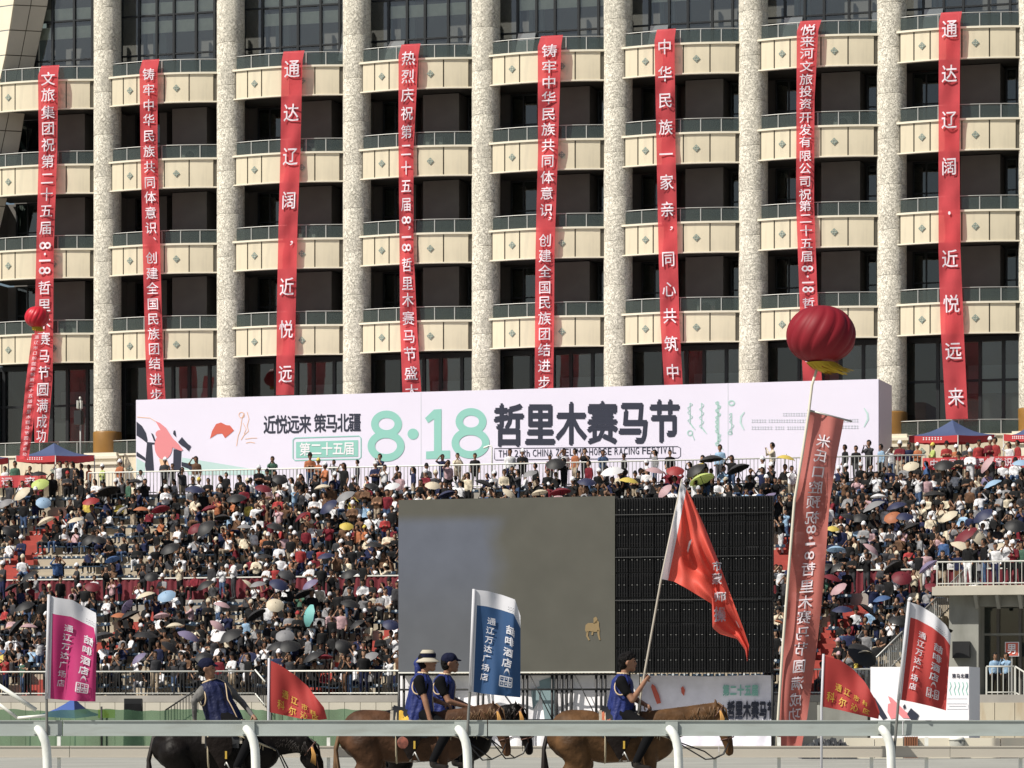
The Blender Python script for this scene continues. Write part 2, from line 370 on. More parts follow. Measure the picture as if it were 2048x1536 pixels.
# ground floor glazing
GZ=13.1; GT=ZP[3]-PH
def ground():
    y=1.0; f=MB(); ms=(.07,.30,.47,.60,.765,.90,.975)
    for m_ in ms: f.box((m_*SP-.07,y-.1,GZ),(m_*SP+.07,y+.08,GT))
    f.box((.04*SP,y-.09,GT-.22),(.98*SP,y+.07,GT)); f.box((.04*SP,y-.08,GZ+2.35),(.98*SP,y+.06,GZ+2.45))
    f.box((.04*SP,y-.3,GZ-.2),(.98*SP,y+.07,GZ+.05))
    fm=f.mesh('glazed_wall_frame','frame'); ps=[]
    for k,(a,b) in enumerate(zip(ms,ms[1:])):
        for c,d in ((GZ+.05,GZ+2.35),(GZ+2.45,GT-.22)):
            p=MB(); j=random.uniform(-.003,.003); p.add([(a*SP+.07,y-.01,c),(b*SP-.07,y-.01+j,c),(b*SP-.07,y-.01-j,d),(a*SP+.07,y-.01,d)],[(0,1,2,3)])
            ps.append(p.mesh('glass_pane','curtain' if k>1 else 'winglass'))
    return fm,ps
gf,gps=ground()
g=MB(); g.box((0,2.6,GZ-.2),(SP,2.8,GT)); g.box((.5*SP,1.6,GZ+1.9),(.97*SP,1.65,GZ+3.1),1); g.box((0,1.05,GT-.02),(SP,2.8,GT+.02)); g.box((.02,1.05,GZ-.4),(SP-.02,2.8,GZ-.25))
g.box((-.05,-.2,GZ),(.05,2.7,GT))
gi=g.mesh('lobby_interior',['inside','reflpatch'])
for i in range(nbays):
    t=bay_t(i); w_=link('glazed_wall',gf,hotel,(t,0,0)); link('lobby_interior',gi,w_)
    for p in gps: link('glass_pane',p,w_)
# podium wall under the ground floor balconies
for i in range(nbays):
    mb=MB()
    for a,b in ((.0,.24),(.245,.49),(.495,.74),(.745,.99)): mb.box((a*SP+.02,-.32,9.4),(b*SP-.02,-.22,11.74))
    mb.box((0,-.2,9.4),(SP,0,11.7),1); mb.build('podium_wall',['cream','creamdark'],hotel,loc=(bay_t(i),0,0))
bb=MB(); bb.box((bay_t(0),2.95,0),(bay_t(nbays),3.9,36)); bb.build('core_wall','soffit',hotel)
# leaning tiled wing at the far left
tiles=thing('leaning_tiled_wall','leaning beige stone tile wall at the end of the hotel balconies','wall',mw=MW)
M['tile']=mat('stone_tile_shaded',(.50,.45,.37),.6,var=.06,scale=1)  # tile colour darkened for the face turned from the sun
M['tilelit']=mat('stone_tile_lit',(.72,.66,.52),.6,var=.05,scale=1)  # same stone, sunlight put into the colour of the lit face
def edgeu(v,tab):
    for (v0,u0),(v1,u1) in zip(tab,tab[1:]):
        if v<=v1: return u0+(u1-u0)*(v-v0)/(v1-v0)
    (v0,u0),(v1,u1)=tab[-2:]; return u1+(u1-u0)*(v-v1)/(v1-v0)
RT=[(-160,116),(0,97),(130,68),(220,50),(300,38),(400,13),(457,0),(560,-35)]
LT=[(-160,52),(0,29),(100,14),(200,-8),(300,-32),(400,-60),(560,-110)]
vv=-140; k=0
core_t=MB()
rowz=[]
while vv<560: rowz.append(vv); vv+=50
for j in range(len(rowz)-1):
    va,vb=rowz[j],rowz[j+1]
    def pt(fr,v,off=0):  # fr 0 lit edge, 1 right edge
        uL,uR=edgeu(v,LT),edgeu(v,RT); a=L(uL,v,.55); b=L(uR,v+3,-.5); p=a.lerp(b,fr); return p
    nrm=V(.55,-.84,0).normalized()
    for (f0,f1) in ((0,.5),(.5,1)):
        g_=.012; q=[pt(f0+g_,va+1.0),pt(f1-g_,va+1.0),pt(f1-g_,vb-1.0),pt(f0+g_,vb-1.0)]
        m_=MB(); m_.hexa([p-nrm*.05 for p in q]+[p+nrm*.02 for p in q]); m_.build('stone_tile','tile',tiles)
    a=L(edgeu(va+1,LT),va+1,.55); b=L(edgeu(vb-1,LT),vb-1,.55); off=V(-1.4,.35,0)
    n2=V(-.2,-.98,0)
    q=[a+off,a-V(.02,0,0),b-V(.02,0,0),b+off]; m_=MB(); m_.hexa([p-n2*.05 for p in q]+[p+n2*.02 for p in q]); m_.build('stone_tile','tilelit',tiles)
    q=[pt(0,va),pt(1,va),pt(1,vb),pt(0,vb)]; core_t.hexa([p-nrm*.4 for p in q]+[p-nrm*.045 for p in q])
core_t.build('wall_core','creamdark',tiles)

# ================================================================ HANGING BANNERS
def interp(tab,b):
    for (b0,*p0),(b1,*p1) in zip(tab,tab[1:]):
        if b<=b1: k=(b-b0)/(b1-b0); return [x+(y-x)*k for x,y in zip(p0,p1)]
    return list(tab[-1][1:])
def vbanner(label,tab,chars,cw=.62,ch=None,nb=60,lens=None,mirror=False,group='red slogan banners hung down the hotel front',phase=0,bold=.008,mats=('red','letter'),fold=.05,pos=None):
    """tab rows: (v, centre u, width px, n)"""
    v0,v1=tab[0][0],tab[-1][0]
    t=thing('slogan_banner',label,'banner',mw=MW,group=group)
    rnd=random.Random(phase); ph=[rnd.uniform(0,6.28) for _ in range(6)]
    def S(a,b,off=0):
        v=v0+(v1-v0)*b; cu,wd,n=interp(tab,v)
        n+=fold*(.6*math.sin(a*7+ph[0]+2*math.sin(b*9+ph[1]))+.5*math.sin(b*26+ph[2]+a*2)+.35*math.sin(b*61+ph[3]+a*5))*min(1,b*6)
        p=L(cu+(a)*wd,v+ (a*wd)*(-(HZ-v)/22534.0),n+off); return p
    mb=MB(); mb.grid(lambda a,b:S(a-.5,b),8,nb*3); 
    cl=mb.build('cloth',mats[0],t)
    ln=v1-v0
    if pos is None: pos=[(k+.5)/len(chars) for k in range(len(chars))]
    its=[]; h=ch/ln; fn=lambda x,y:S(x,y,.075)
    for c,b in zip(chars,pos):
        if c in '81.·': its.append((c,0,b,(.34 if c in '.·' else cw)*(.35 if c in '.·' else .95),h*(.2 if c in '.·' else .55 if c!='1' else .14),0 if c=='1' else .01,True,1))
        elif c in '，、,': its.append((c,.2,b-h*.1,.16,h*.25,0,True))
        elif c!=' ': its.append((c,0,b,cw,h,bold,False))
    letters(its,fn,mats[1],t,mirror)
    return t
NB=1.0
def seq(s,vs,v0,v1): return [(x-v0)/(v1-v0) for x in vs]
def lin(a,b,n): return [a+(b-a)*k/(n-1) for k in range(n)]
def B(label,tab,chars,vs,ch,cw,ph): vbanner(label,tab,chars,cw=cw,ch=ch,phase=ph,pos=seq(chars,vs,tab[0][0],tab[-1][0]))
B('red banner starting 文旅集团祝第二十五届, behind the small red balloon',[(131,101,36,.95),(150,96,40,NB+.1),(300,96,37,NB),(500,90,35,NB),(640,88,37,NB),(760,86,38,NB),(885,82,26,NB)],'文旅集团祝第二十五届8.18哲里木赛马节圆满成功',
  [158,190,225,257,290,323,357,389,422,456,491,508,521,541,576,611,645,678,712,746,779,812,843,872][:24],27,.70,1)
B('red banner reading 铸牢中华民族共同体意识 beside the tiled wall bay, above the board artwork',[(119,302,34,.95),(140,297,36,NB+.1),(300,298,34,NB),(500,303,35,NB),(700,308,35,NB),(800,313,36,NB)],'铸牢中华民族共同体意识、创建全国民族团结进步',
  [149,180,211,240,272,303,334,365,395,426,456,480,516,547,577,608,638,668,698,727,759,790],24,.66,2)
B('red banner reading 通达辽阔 in wide-spaced characters, above the slogan 近悦远来 on the board',[(102,588,42,.95),(122,584,42,NB+.1),(300,581,40,NB),(450,576,38,NB),(600,573,38,NB),(790,570,36,NB)],'通达辽阔，近悦远',
  [138,226,313,401,490,574,659,748],36,.74,3)
B('red banner starting 热烈庆祝第二十五届, ends above the mint numerals',[(88,822,38,.95),(110,817,40,NB+.1),(300,812,30,NB),(500,813,28,NB),(650,817,34,NB),(790,824,38,NB)],'热烈庆祝第二十五届8，18哲里木赛马节盛大',
  [117,153,190,227,264,300,336,372,409,440,459,474,495,530,567,600,637,673,708,747,783],28,.70,4)
B('red banner reading 铸牢中华民族共同体意识 at the middle of the hotel front',[(71,1104,44,.95),(92,1099,47,NB+.1),(300,1096,40,NB),(500,1090,38,NB),(650,1089,38,NB),(778,1088,37,NB)],'铸牢中华民族共同体意识，创建全国民族团结进步',
  [102,134,165,196,228,259,291,322,355,387,420,440,481,512,543,575,605,637,668,700,732,765],26,.66,5)
B('red banner reading 中华民族一家亲 with the big mounted flag beneath it',[(58,1333,38,.95),(80,1329,40,NB+.1),(300,1332,38,NB),(500,1336,38,NB),(650,1340,38,NB),(772,1347,37,NB)],'中华民族一家亲，同心共筑中',
  [94,148,201,255,309,365,419,460,518,579,632,688,744],31,.72,6)
B('red banner starting 悦来河文旅投资开发 running down behind the large balloon',[(41,1622,42,.95),(62,1615,43,NB+.1),(200,1611,36,NB),(400,1610,36,NB),(600,1617,36,NB),(765,1625,38,NB)],'悦来河文旅投资开发有限公司祝第二十五届8.18哲里木赛马',
  [60,83,107,133,159,183,208,235,260,284,312,337,363,389,412,437,462,487,513,537,553,565,579,607,635,662,690,718,745],22,.68,7)
B('red banner reading 通达辽阔 in wide-spaced characters, hanging above the right blue tent',[(24,1903,42,.95),(45,1899,43,NB+.1),(300,1898,42,NB),(500,1899,44,NB),(650,1904,46,NB),(838,1914,44,NB)],'通达辽阔·近悦远来',
  [58,148,240,333,426,518,608,702,794],36,.72,8)
# ================================================================ EVENT BOARD
BN=6.0
board=thing('festival_board','long white festival billboard with mint 8·18 and black characters on the top deck','billboard',mw=MW)
a=L(272,800,BN); b=L(1757,762,BN); bz0=10.85; bz1=15.0
mb=MB(); mb.box((a.x,-BN,bz0),(b.x,-BN+2.9,bz1),0); 
mb.build('panel_box',['whiteboard','boardside'],board)
side=MB(); side.box((b.x+.003,-BN+.03,bz0+.01),(b.x+.02,-BN+2.88,bz1-.01)); side.build('end_panel','boardside',board)
seam=MB()
for u in (842,1456): 
    p=L(u,800,BN); seam.box((p.x-.012,-BN-.006,bz0),(p.x+.012,-BN+.01,bz1-.02))
seam.build('panel_seam','printgrey',board)
def BP(u,v,off=.012): return L(u,v,BN+off)
def sh(u,v,u0): return v-(HZ-v)/22534.0*(u-u0)     # keeps level lines level along the board
def bpoly(pts,m_,name='artwork',off=.012,par=None):
    mb=MB(); mb.add([BP(u,v,off) for u,v in pts],[tuple(range(len(pts)))[::-1]]); return mb.build(name,m_,par or board)
def ring(cx,cy,rx,ry,th,mb,off=.012,mi=0,seg=36,a0=0,a1=360):
    vs=[];fs=[]
    for k in range(seg+1):
        q=R(a0+(a1-a0)*k/seg); vs+=[BP(cx+rx*math.cos(q),cy+ry*math.sin(q),off),BP(cx+(rx-th)*math.cos(q),cy+(ry-th)*math.sin(q),off)]
    for k in range(seg): fs.append((2*k,2*k+1,2*k+3,2*k+2))
    mb.add(vs,fs,mi)
def strokes(pts,w_,mb,off=.012,mi=0,P=None):
    P=P or BP
    vs=[];n=len(pts)
    for i,(u,v) in enumerate(pts):
        du=pts[min(i+1,n-1)][0]-pts[max(i-1,0)][0]; dv=pts[min(i+1,n-1)][1]-pts[max(i-1,0)][1]; l=math.hypot(du,dv) or 1
        ww=w_[i] if hasattr(w_,'__len__') else w_
        vs+=[P(u-dv/l*ww/2,v+du/l*ww/2,off),P(u+dv/l*ww/2,v-du/l*ww/2,off)]
    mb.add(vs,[(2*i,2*i+1,2*i+3,2*i+2) for i in range(n-1)],mi)
def btext(s,u0,v0,step,wd,ht,m_,bold=.0,off=.012,name='lettering'):
    letters([(c,u0+step*k,sh(u0+step*k,v0,u0),wd,ht,bold,False) for k,c in enumerate(s)],lambda x,y:BP(x,y,off),m_,board)
btext('近悦远来',539,850,23.7,24,37,'navy',.02); btext('策马北疆',640,847,23.2,24,37,'navy',.02)
mb=MB(); ins=[(586,880),(590,876),(718,872),(722,876),(722,914),(718,918),(590,921),(586,917),(586,880)]; strokes(ins,2,mb); mb.build('title_box_outline','teal',board)
bpoly([(592,884),(716,880),(716,913),(592,916)],'teal','title_box')
btext('第二十五届',610,899,22,22,26,'printwhite',.02,.02)
mb=MB()
ring(773,848,31,27,15,mb); ring(772,892,37,31,15,mb,.016); ring(942,843,31,27,15,mb); ring(941,886,38,31,15,mb,.016)
vs=[BP(826,868)]; 
for k in range(24): vs.append(BP(826+11*math.cos(k*R(15)),868+11*math.sin(k*R(15))))
mb.add(vs,[(0,1+(k+1)%24,1+k) for k in range(24)])
mb.add([BP(*p) for p in ((850,836),(868,819),(883,818),(883,901),(900,901),(900,917),(852,918),(852,903),(868,902),(868,838),(856,846))],[tuple(range(11))[::-1]])
mb.build('date_numerals','teal',board)['kind']='stuff'
btext('哲里木赛马节',1018,852,62.3,60,84,'navy',.036)
mb=MB(); s_='THE 25th CHINA ZHELIMU·HORSE RACING FESTIVAL'; u=996
wid={'I':.5,' ':.45,'·':.5,'M':1.2,'1':.6,'t':.6,'h':.85}
tot=sum(wid.get(c,1) for c in s_); st=357/tot
for c in s_:
    w1=wid.get(c,1)*st
    if c!=' ':
        hh=14; cy=sh(u,907.5,996)
        if c=='·': glyph_on(mb,c,BP,u+w1/2,cy,3,3,fit=True)
        else: glyph_on(mb,c,BP,u+w1/2,cy,w1*(.78 if c!='I' else .35),hh,fit=True,bold=.005)
    u+=w1
mb.build('lettering','navy',board)
mb=MB(); strokes([(1086,896),(1355,893),(1361,896),(1361,912),(1356,916),(991,920),(989,918),(989,897),(1086,896)],1.3,mb); mb.build('caption_outline','navy',board)
M['teal2']=mat('print_light_teal',(.42,.62,.58),.6)
# vertical script columns
mb=MB()
def script(cu,v0,v1,amp,seed,tail=True,wd=6):
    r=random.Random(seed); v=v0; k=0
    strokes([(cu,v0),(cu,v1)],wd*.32,mb)
    while v<v1-4:
        h=r.uniform(6,10); side=-1 if r.random()<.6 else 1
        strokes([(cu,v),(cu+side*amp,v+h*.4),(cu+side*amp*.8,v+h*.7),(cu,v+h)],wd*.24,mb); v+=h
    if tail: strokes([(cu,v1-2),(cu+5,v1+5),(cu+11,v1+12)],[3,3,1],mb)
script(1380,806,848,5,1); ring(1380,866,6,6,2.5,mb); strokes([(1384,868),(1389,880)],2,mb)
script(1403,806,856,4.5,2); script(1436,803,888,5,3,wd=12); script(1463,826,868,4.5,4,False); ring(1463,806,7,6,3,mb); ring(1460,866,5,4,2,mb)
mb.build('vertical_script','teal2',board)
mb=MB()
for (u0,v0,u1) in ((1566,829,1592),(1596,829,1622),(1503,842,1530),(1537,842,1590),(1594,842,1620),(1503,856,1545),(1550,856,1568),(1574,856,1620),(1660,841,1714),(1668,854,1714)):
    u=u0
    while u<u1:
        ww=random.uniform(2.5,5); strokes([(u,v0-2.5),(u+ww,v0-2.5)],1.2,mb); strokes([(u+ww/2,v0-3),(u+ww/2,v0+3)],1.2,mb); strokes([(u,v0+2.5),(u+ww,v0+2.5)],1.2,mb); u+=ww+1.4
mb.build('caption_small_print','printgrey',board)
mb=MB(); strokes([(1489,824),(1482,833),(1481,845),(1488,860)],[2,4,4,2],mb); strokes([(1728,816),(1735,827),(1736,838),(1728,854)],[2,4,4,2],mb); mb.build('brackets','paleteal',board)
# drawing of a rider at the left end
bpoly([(273,843),(284,852),(292,866),(295,880),(294,886),(289,882),(284,878),(275,872),(273,871)],'navy')
bpoly([(294,884),(318,886),(318,888),(304,889),(308,942),(292,942),(290,930)],'navy')
bpoly([(347,898),(363,901),(361,942),(346,942)],'navy')
bpoly([(273,903),(290,915),(291,922),(273,912)],'navy')
bpoly([(363,924),(378,927),(386,934),(391,946),(384,946),(378,938),(363,932)],'navy')
bpoly([(364,915),(420,924),(540,944),(540,950),(378,950),(363,930)],'paleteal','artwork',.008)
bpoly([(273,916),(290,926),(290,950),(273,950)],'paleteal','artwork',.008)
el=lambda cx,cy,rx,ry:[(cx+rx*math.cos(R(a_)),cy+ry*math.sin(R(a_))) for a_ in range(0,360,15)]
bpoly(el(327,892,18,27),'pink','artwork',.018); bpoly(el(320,868,9,8),'pink','artwork',.02)
bpoly([(311,842),(320,846),(332,856),(345,876),(357,888),(366,900),(362,902),(345,895),(330,880),(322,862)],'pink','artwork',.022)
bpoly([(318,918),(334,920),(342,942),(318,942),(321,930)],'peach','artwork',.022)
bpoly([(356,884),(364,874),(367,878),(376,888),(382,892),(377,902),(370,895),(362,890)],'navy','artwork',.026)
bpoly([(347,862),(350,860),(352,874),(346,868)],'navy','artwork',.026); bpoly([(302,866),(306,868),(311,882),(308,882)],'navy','artwork',.026)
bpoly([(420,877),(424,862),(432,848),(442,845),(452,850),(460,851),(468,861),(460,868),(450,876),(444,867),(434,868)],'printred')
mb=MB()
strokes([(274,834),(300,836),(311,843)],1.2,mb); strokes([(488,826),(484,836),(482,850),(480,862),(476,872),(473,892)],1.2,mb); strokes([(494,824),(498,838),(494,852),(497,862),(488,870),(482,880)],1.2,mb)
ring(483,830,6,6,1.2,mb); strokes([(490,878),(505,876),(514,876)],1.1,mb); strokes([(492,886),(500,884),(510,886)],1.2,mb); strokes([(486,846),(492,858),(488,868)],1,mb)
mb.build('sketch_lines','peach',board)
# small far balloon streamer + balloons ---------------------------------------------------------
def balloon(label,centre,rx,rz,m_,seed,tilt,streamer_pts=None,gores=14):
    t=thing('lantern_balloon',label,'balloon',loc=centre,group=None)
    mb=MB(); nu,nv=gores*6,24
    def P(a,b):
        p=math.pi*b; q=2*math.pi*a; g=abs(math.sin(q*gores/2)); q+=.45*math.cos(p); s=math.sin(p)**.85
        r=rx*s*(.95+.05*g**.55)*(1+ .0*math.cos(p)); return V(r*math.cos(q),r*math.sin(q),rz*math.cos(p)*(1+.06*math.cos(p)))
    mb.grid(P,nu,nv)
    o=mb.build('envelope',m_,t); 
    fr=MB(); r_=random.Random(seed)
    for k in range(70):
        q=2*math.pi*k/70; r0=rx*.42; l=rz*r_.uniform(.25,.4); z0=-rz*.93
        p0=V(r0*math.cos(q),r0*math.sin(q),z0); sw=tilt+r_.uniform(-.08,.08)*rx
        p1=p0+V(sw*.5,r_.uniform(-.05,.05)*rx,-l*.6); p2=p0+V(sw*1.3,r_.uniform(-.05,.05)*rx,-l)
        wv=V(-math.sin(q),math.cos(q),0)*rx*.04
        fr.add([p0-wv,p0+wv,p1+wv,p1-wv,p2+wv*.7,p2-wv*.7],[(0,1,2,3),(3,2,4,5)])
    fr.build('fringe',mat('yellow_fringe',(.55,.38,.03),.8,transl=.2),t)
    ne=MB(); ne.tube([(0,0,-rz*.9),(0,0,-rz*1.12)],[rx*.16,rx*.05],12); ne.build('neck','red',t)
    return t
M['balloon']=mat('crimson_balloon_fabric',(.20,.012,.02),.55,var=.05,scale=2,spec=.2)
M['balloon2']=mat('red_balloon_fabric',(.50,.015,.03),.42,spec=.35)
BIGC=W(1642,672,100); balloon('large crimson lantern balloon with yellow fringe floating before the hotel',BIGC,1.03,.84,'balloon',1,.35)
SC_=MW@L(74,635,13); balloon('small red lantern balloon floating before the leftmost hotel banner',SC_,.52,.44,'balloon2',2,.05,gores=14)
# big streamer
t=thing('balloon_streamer','long maroon streamer with reversed characters tethered under the large balloon','banner')
SY=100.0
tabS=[(822,1654,68),(900,1641,67),(1000,1625,70),(1160,1613,71),(1300,1600,68),(1440,1586,57),(1500,1580,46)]
def SS(a,b,off=0):
    v=822+(1500-822)*b; cu,wd=interp(tabS,v); 
    uu=cu+a*wd; vv_=v+ (a+.5)*18*max(0,1-b*3)-(a+.5)*6*min(1,b*3)
    d=.10*math.sin(a*5+b*11)+.06*math.sin(a*11-b*17)
    return W(uu,vv_,SY-d-off)
mb=MB(); mb.grid(lambda a,b:SS(a-.5,b),10,70)
M['maroon']=mat('maroon_streamer_cloth',(.42,.12,.10),.75,var=.06,scale=1.5,trans=.05,transl=.2)
mb.build('cloth','maroon',t)
cs='米氏口腔预祝8·18哲里木赛马节圆满成功'; vs_=[876,908,942,975,1004,1038,1065,1079,1092,1114,1140,1174,1207,1240,1270,1305,1338,1370,1402,1430][:len(cs)]
vs_=[876,908,941,974,1005,1038,1062,1079,1091,1114,1142,1176,1208,1238,1270,1302,1336,1370,1403,1432]
M['streamletter']=mat('faded_white_lettering',(.60,.54,.58),.7)
letters([(c,.03,(v-822)/678,.12 if c=='·' else .28,(6 if c=='·' else 17 if c=='8' else 5)/678,.0,True,1) if c in '8·1' else (c,.03,(v-822)/678,.40,27/678,.012,False,0) for c,v in zip(cs,vs_)],lambda x,y:SS(x,y,.05),'streamletter',t,True)
mb=MB(); mb.tube([W(1615,820,SY),W(1704,843,SY)],.03,8); mb.build('top_rod','steel',t)
mb=MB(); mb.tube([BIGC+V(-.1,0,-.9),W(1624,770,SY),W(1618,821,SY-.1),W(1606,900,SY-.15),W(1589,1000,SY-.15),W(1576,1160,SY-.15),W(1565,1300,SY-.15),W(1556,1440,SY-.15),W(1553,1500,SY)],.045,6); mb.build('tether_rope',mat('rope',(.62,.58,.48),.9),t)
# small streamer
vbanner('narrow red streamer with tiny characters slanting down from the small balloon',[(668,74,20,9.0),(770,63,24,9.0),(850,55,23,9.0),(918,48,18,9.0)],'通辽市口腔医院祝第二十五届哲里木赛马节圆满成功',cw=.42,ch=7.5,nb=30,phase=11,group=None,bold=.0,pos=[(k+.6)/23.5 for k in range(23)])
# ================================================================ GROUND
M['ground']=mat('pale_sand_track',(.30,.30,.27),.95,var=.12,scale=.35,bump=.3,bscale=6)
mb=MB(); mb.add([(-900,-300,0),(900,-300,0),(900,1500,0),(-900,1500,0)],[(0,1,2,3)]); g=mb.build('ground','ground',None,kind='structure')
# ================================================================ GRANDSTAND
M['concrete']=mat('concrete_step',(.46,.40,.31),.9,var=.12,scale=1.2,dirt=((.2,.18,.15),.4,(.5,2,2)))
M['tread']=mat('concrete_tread',(.33,.31,.28),.9,var=.15,scale=1)
M['wallc']=mat('concrete_wall_block',(.47,.44,.37),.85,var=.06,scale=.8,dirt=((.3,.27,.22),.4,(1.2,1.2,.4)))
M['redpaint']=mat('red_stair_paint',(.36,.06,.045),.8,var=.15,scale=2)
M['redwall']=mat('crimson_cloth_ledge',(.15,.016,.026),.8,var=.15,scale=2)
M['seat']=mat('blue_plastic_seat',(.016,.04,.075),.5)
M['seatglint']=mat('painted_seat_glint',(.62,.66,.68),.4)  # pale disc imitates the white reflection dot on each seat
M['black']=mat('black_paint',(.012,.012,.013),.5)
M['whitepaint']=mat('white_paint',(.74,.74,.68),.4)
stand=thing('grandstand','wide concrete grandstand in two tiers full of spectators below the hotel','grandstand',mw=MW)
LT0,LT1=-27.0,27.5
def rowL(i): return dict(z=2.0+.42*i, n=24.5-.8*i)
def rowU(j): return dict(z=6.15+.45*j, n=15.9-.8*j)
LR=9; UR=10
AISLE_U=[(0,-15.6),(0,22.0)]
def rend(i): return L(1740+ (i)*21,1330-i*20,24.5-.8*i).x      # where the lower tier stops on the right
mbs=[]
# front wall and terraces
for i in range(LR):
    r=rowL(i); z0=r['z']; x1=rend(i)
    mb=MB(); mb.box((LT0,-r['n'],0),(x1,-r['n']+.85-(.06 if i<8 else 0)-.0,z0),0); mb.build('terrace_step','concrete',stand)
mb=MB(); mb.box((LT0,-25.6,1.75),(rend(0),-24.45,2.0)); mb.build('front_walkway','tread',stand)
mb=MB(); mb.box((LT0,-17.35,0),(25.0,-16.06,5.85)); mb.build('middle_walkway','tread',stand)
for j in range(UR):
    r=rowU(j); mb=MB(); mb.box((LT0,-r['n']+(.06 if j==0 else 0),r['z']-.45),(29.5,-r['n']+.86,r['z'])); mb.build('terrace_step','concrete',stand)
mb=MB(); mb.box((LT0-2,-7.95,9),(32,-.34,10.73)); mb.build('top_deck','tread',stand)
mb=MB(); mb.box((LT0,-7.9,0),(30,-7.6,9)); mb.build('under_wall','wallc',stand)
# front wall faced with blocks
blk=MB(); blk.box((.01,-.04,.01),(.60,.02,.88)); blk_me=blk.mesh('wall_block','wallc')
x=-22.5
mb=MB(); mb.box((LT0,-25.55,0),(rend(0),-24.5,1.74)); mb.build('front_wall_backing','creamdark',stand)
while x<rend(0)-.6:
    for zz in (-.04,.86):
        link('wall_block',blk_me,stand,(x,-25.56,zz))
    x+=.61
# red ledge with cloth folds
x=-22.5; k=0
while x<24:
    w_=1.52
    mb=MB(); mb.grid(lambda a,b:V(x+a*w_,-16.12-.03*math.sin(a*38+k)-.02*math.sin(a*17+b*2),6.75-b*.92),26,2)
    mb.build('ledge_cloth','redwall',stand); x+=w_+.01; k+=1
mb=MB(); mb.box((LT0,-16.16,6.75),(24.6,-15.98,6.80)); mb.build('ledge_top','whitepaint',stand)
# red aisles
def strip(pts,w_,m_='redpaint'):
    pass
def aisle_upper(x0,j0,j1,wd=1.3,sk=0.0):
    mb=MB()
    for j in range(j0,j1):
        r=rowU(j)
        for s in (0,1): mb.box((x0+sk*j-wd/2,-r['n']-.012+(-.4 if s else 0),r['z']-.45+(.0)),(x0+sk*j+wd/2,-r['n']+(.86 if not s else 0),r['z']-(.225 if s else -.006)))
    mb.build('red_stair','redpaint',stand)
def aisle_lower(x0,i0,i1,wd=1.3,sk=0.0):
    mb=MB()
    for i in range(i0,i1):
        r=rowL(i); xx=x0+sk*i
        for s in (0,1): mb.box((xx-wd/2,-r['n']-.012+(-.4 if s else 0),r['z']-.42),(xx+wd/2,-r['n']+(.86 if not s else 0),r['z']-(.21 if s else -.006)))
    mb.build('red_stair','redpaint',stand)
ax=[L(12,1105,14).x,L(1568,1100,14).x,L(1725,975,9.5).x-0.5]
aisle_upper(L(10,1110,14.5).x,1,9); aisle_upper(L(1565,1105,14.5).x,0,9)
aisle_lower(L(60,1335,24).x,0,9,1.4,.38); aisle_lower(L(632,1310,23).x,0,9,1.4,.38); aisle_lower(L(1600,1320,24).x,0,9,1.3,.1)
AIS_U=[L(10,1110,14.5).x,L(1565,1105,14.5).x]; AIS_L=[(L(60,1335,24).x,.38),(L(632,1310,23).x,.38),(L(1600,1320,24).x,.1)]
def in_aisle(tier,k,x):
    if tier=='U': return any(abs(x-a)<.8 for a in AIS_U)
    return any(abs(x-(a+s*k))<.8 for a,s in AIS_L)
# railings
def railing(name,label,pts,h=.9,sp=.13,m1='whitepaint',m2='black',top=.03,bar=.012,parent=None,posts=2.0):
    mb=MB(); mb.tube([Vector(p)+V(0,0,h) for p in pts],top,6); 
    bt=MB(); bt.tube([Vector(p)+V(0,0,.08) for p in pts],top*.8,6)
    bars=MB(); n=0
    for p,q in zip(pts,pts[1:]):
        p,q=Vector(p),Vector(q); l=(q-p).length; k=int(l/sp)
        for i in range(k+1):
            c=p.lerp(q,i/max(k,1)); r_=bar*(2.2 if i%int(posts/sp)==0 else 1); bars.box((c.x-r_,c.y-r_,c.z+.0),(c.x+r_,c.y+r_,c.z+h-.01))
    t=thing(name,label,'railing',mw=MW) if parent is None else parent
    mb.build('top_rail',m1,t); bt.build('bottom_rail',m1,t); o=bars.build('balusters',m2,t); o['kind']='stuff'
    return t
xr=L(1520,1345,25.4).x
railing('safety_railing','black barred railing with white top rail at the foot of the lower tier, left part',[(LT0,-25.45,2.0),(L(512,1345,25.4).x,-25.45,2.0)])
mb=None
railing('safety_railing','black barred railing with white top rail between the red flag and big screen',[(L(560,1345,25.4).x,-25.45,2.0),(L(1745,1345,25.4).x,-25.45,2.0)])
railing('stair_railing','sloping white stair rail behind the small red flag left of riders',[(L(512,1345,25.4).x,-25.5,2.0),(L(540,1364,25.4).x,-25.9,1.55)],h=.95,m2='black')
railing('stair_railing','dark sloping stair rail beside the black loudspeaker at the stand foot',[(L(335,1438,26).x,-26.2,.55),(L(400,1392,26).x,-26.2,1.35)],h=.9,m1='black')
railing('deck_railing','long steel barred railing along the top deck before the festival board',[(L(175,945,8).x,-7.9,10.73),(L(1850,905,8).x,-7.9,10.73)],h=.98,sp=.16,m2='steel',bar=.013)
railing('stair_railing','long sloping handrail at the right edge of the lower tier',[(L(1738,1336,24).x,-24.6,2.0),(L(1935,1150,17).x,-17.4,5.8)],h=.95,m1='steel',m2='steel',sp=.16)
# corner pole rails bottom-left
mb=MB(); mb.tube([W(-10,1366,108),W(72,1420,108)],.07,8); mb.tube([W(-10,1402,108),W(35,1436,108)],.05,8); mb.tube([W(35,1436,108),W(95,1431,108)],.05,8)
o=mb.build('stair_handrail','whitepaint'); o['label']='thick pale sloping handrail in the lower left corner before the stand'; o['category']='handrail'
# seats
mb=MB()
mb.box((-.23,.02,.30),(.23,.30,.34),0); mb.box((-.20,.27,.34),(.20,.30,.43),0); mb.tube([(0,.255,.40),(0,.268,.40)],.05,8,1)
seat_me=mb.mesh('seat',['seat','seatglint'])
